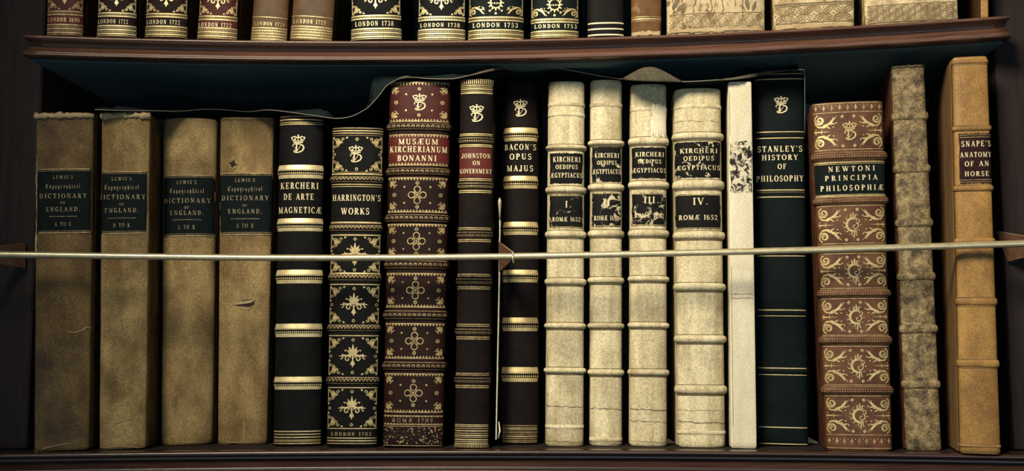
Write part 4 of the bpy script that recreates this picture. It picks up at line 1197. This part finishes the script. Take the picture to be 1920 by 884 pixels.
def dust_flap():
    hem = [(178, 206), (230, 208), (290, 208), (340, 209.5), (390, 204), (440, 208), (470, 210.5), (500, 205.5), (540, 210), (600, 219), (630, 223.5), (660, 220), (690, 203), (710, 181), (725, 160), (745, 149), (765, 144), (800, 148), (850, 149), (880, 142), (910, 134), (950, 127),
           (1000, 123), (1050, 128), (1110, 140), (1150, 147), (1180, 150), (1215, 152.5), (1250, 153), (1290, 154), (1350, 150), (1400, 146), (1440, 138), (1480, 131), (1507, 131)]
    pts = []
    for i in range(len(hem) - 1):
        for k in range(4):
            t = k / 4
            pts.append((hem[i][0] + (hem[i + 1][0] - hem[i][0]) * t, hem[i][1] + (hem[i + 1][1] - hem[i][1]) * t))
    pts.append(hem[-1])
    # smooth
    for _ in range(3):
        pts = [pts[0]] + [(p[0], (pts[i][1] + 2 * p[1] + pts[i + 2][1]) / 4) for i, p in enumerate(pts[1:-1])] + [pts[-1]]
    # clearance over the book tops
    low = [b for b in BOOKS if b.zb == Z_LOW]
    tops = []
    for b in low:
        M = b.root.matrix_world
        cs = [M @ Vector((sx * (b.hwt + .002), y, b.h)) for sx in (-1, 1) for y in (-b.b, b.depth)]
        tops.append((min(c.x for c in cs) - .001, max(c.x for c in cs) + .001, max(c.z for c in cs), min(c.y for c in cs)))
    NV = 10
    offs = []
    for px, py in pts:
        q = on_arc(px, py, .025)
        near = [b.root.location.y - b.b - arc(b.root.location.x) for b in low if abs(b.root.location.x - q.x) < b.hwb + .012]
        offs.append(max(.004, min(near) - .004) if near else .0165)
    for _ in range(12): offs = [offs[0]] + [(offs[i] + 2 * offs[i + 1] + offs[i + 2]) / 4 for i in range(len(offs) - 2)] + [offs[-1]]
    offs = [o_ + (min(o_, .0165) - o_) * max(0, min(1, (px - 1140) / 50)) * max(0, min(1, (1400 - px) / 90)) for o_, (px, py) in zip(offs, pts)]
    front, rows = [], []
    for (px, py), of in zip(pts, offs):
        p = on_arc(px, py, of)
        front.append(p)
        r = []
        for j in range(NV):
            t = j / (NV - 1)
            y = p.y + (0, .002, .012, .03, .05, .07, .09, .105, .112, .115)[j]
            z = p.z + (ZT - .0020 - p.z) * max(0, (t - .58) / .42) ** .8
            r.append([p.x, y, z])
        rows.append(r)
    for j in range(1, NV):
        need = []
        for r in rows:
            x, y, z = r[j]
            q = 0.0
            for a, b, zt, yf in tops:
                if a - .004 < x < b + .004 and y > yf - (.008 if j == 1 else .020): q = max(q, zt + .0022)
            need.append(q)
        for _ in range(3): need = [max(need[i], .5 * max(need[max(0, i - 1)], need[i]) + .5 * max(need[min(len(need) - 1, i + 1)], need[i]) - .0012) for i in range(len(need))]
        for i, r in enumerate(rows):
            r[j][2] = min(max(r[j][2], need[i]), ZT - .0022)
    verts = [Vector(v) for r in rows for v in r]
    n = len(pts)
    th = .0009
    top = [v + Vector((0, 0, th)) for v in verts]
    f = grid(verts, NV, n)
    f2 = [tuple(reversed([i + len(verts) for i in q])) for q in f]
    m = len(verts)
    side = [(j * NV, (j + 1) * NV, (j + 1) * NV + m, j * NV + m) for j in range(n - 1)]
    root = bpy.data.objects.new('dust_flap', None); COL.objects.link(root)
    tag(root, 'dark suede dust flap draped from under the upper shelf over the book tops', 'cloth')
    link_mesh('flap_sheet', verts + top, f + f2 + side, 'flap_shaded', root, True)
    def hem_off(px): return min(zip(offs, pts), key=lambda q: abs(q[1][0] - px))[0] - .0008
    # folds of the edge that catch the light, lit tone painted in paler suede
    for lo, up, fwd, bo in (([(1172, 150), (1195, 151.5), (1220, 152.5), (1250, 153), (1278, 154)], [(1166, 148), (1190, 134), (1211, 126), (1236, 129), (1279, 153)], .010, .0158),
                        ([(878, 143), (900, 138), (925, 132.5), (950, 128.5), (985, 125)], [(877, 142), (900, 134.5), (925, 128), (950, 124.5), (986, 124)], .004, None),
                        ([(1345, 151), (1380, 149), (1415, 144), (1445, 138), (1475, 132)], [(1344, 150), (1380, 144.5), (1415, 137.5), (1445, 133), (1476, 131.5)], .004, None),
                        ([(742, 151), (750, 148.5), (758, 147), (766, 146), (774, 146.5)], [(741, 150), (750, 145), (758, 142.5), (766, 142), (775, 146)], .002, None)):
        NU, NW = 25, 7
        vv = []
        def samp(P, t):
            k = min(int(t * 4), 3); q = t * 4 - k
            A, B_, C_, D_ = P[max(k - 1, 0)], P[k], P[k + 1], P[min(k + 2, 4)]
            return tuple(.5 * (2 * B_[m] + (C_[m] - A[m]) * q + (2 * A[m] - 5 * B_[m] + 4 * C_[m] - D_[m]) * q * q + (3 * B_[m] - A[m] - 3 * C_[m] + D_[m]) * q ** 3) for m in (0, 1))
        for i in range(NU):
            t = i / (NU - 1)
            a, b = samp(lo, t), samp(up, t)
            for j in range(NW):
                w = j / (NW - 1)
                vv.append(on_arc(a[0] + (b[0] - a[0]) * w, a[1] + (b[1] - a[1]) * w, (bo or hem_off(a[0])) - fwd * math.sin(math.pi * t) * (1 - .35 * w)))
        m2 = len(vv)
        vv += [v + Vector((0, .0008, 0)) for v in vv]
        g1 = grid(vv, NW, NU)
        g2 = [tuple(reversed([k + m2 for k in q])) for q in g1]
        edge = [k for k in range(0, NU * NW, NW)] + [(NU - 1) * NW + k for k in range(1, NW)] + [k * NW + NW - 1 for k in range(NU - 2, -1, -1)] + [k for k in range(NW - 2, 0, -1)]
        g3 = [(edge[k], edge[(k + 1) % len(edge)], edge[(k + 1) % len(edge)] + m2, edge[k] + m2) for k in range(len(edge))]
        link_mesh('turned_fold', vv, g1 + g2 + g3, 'flap_lit', root, True)
    tail = [on_arc(1509, y, .019) for y in (140, 170, 210, 250)]
    link_mesh('hem', *tube_vf([p + Vector((0, -.0004, 0)) for p in front] + tail, [.00035] * len(front) + [.00022] * len(tail), 6), 'hem_thread', root, True)
dust_flap()
for lab, (px, py), s_ in (('white paper scrap on the shelf right of the green-black book', (1522, 829), .0060), ('tiny pale paper scrap beside the foot of the vellum book numbered III', (1258, 829), .0042)):
    p = on_z(px, py + 3, Z_LOW)
    v = [p + Vector(a) * s_ for a in ((-1, 0, .02), (1, .2, .02), (.4, .5, .02), (-.6, .3, 1.0), (-1, .05, .12), (1, .25, .12), (.4, .55, .12), (-.6, .38, 1.06))]
    o = link_mesh('paper_scrap', v, [(0, 1, 3), (1, 2, 3), (0, 2, 1), (0, 3, 2), (4, 7, 5), (5, 7, 6), (0, 4, 5, 1), (1, 5, 6, 2), (0, 3, 7, 4), (2, 6, 7, 3)], 'paper')
    tag(o, lab, 'paper')
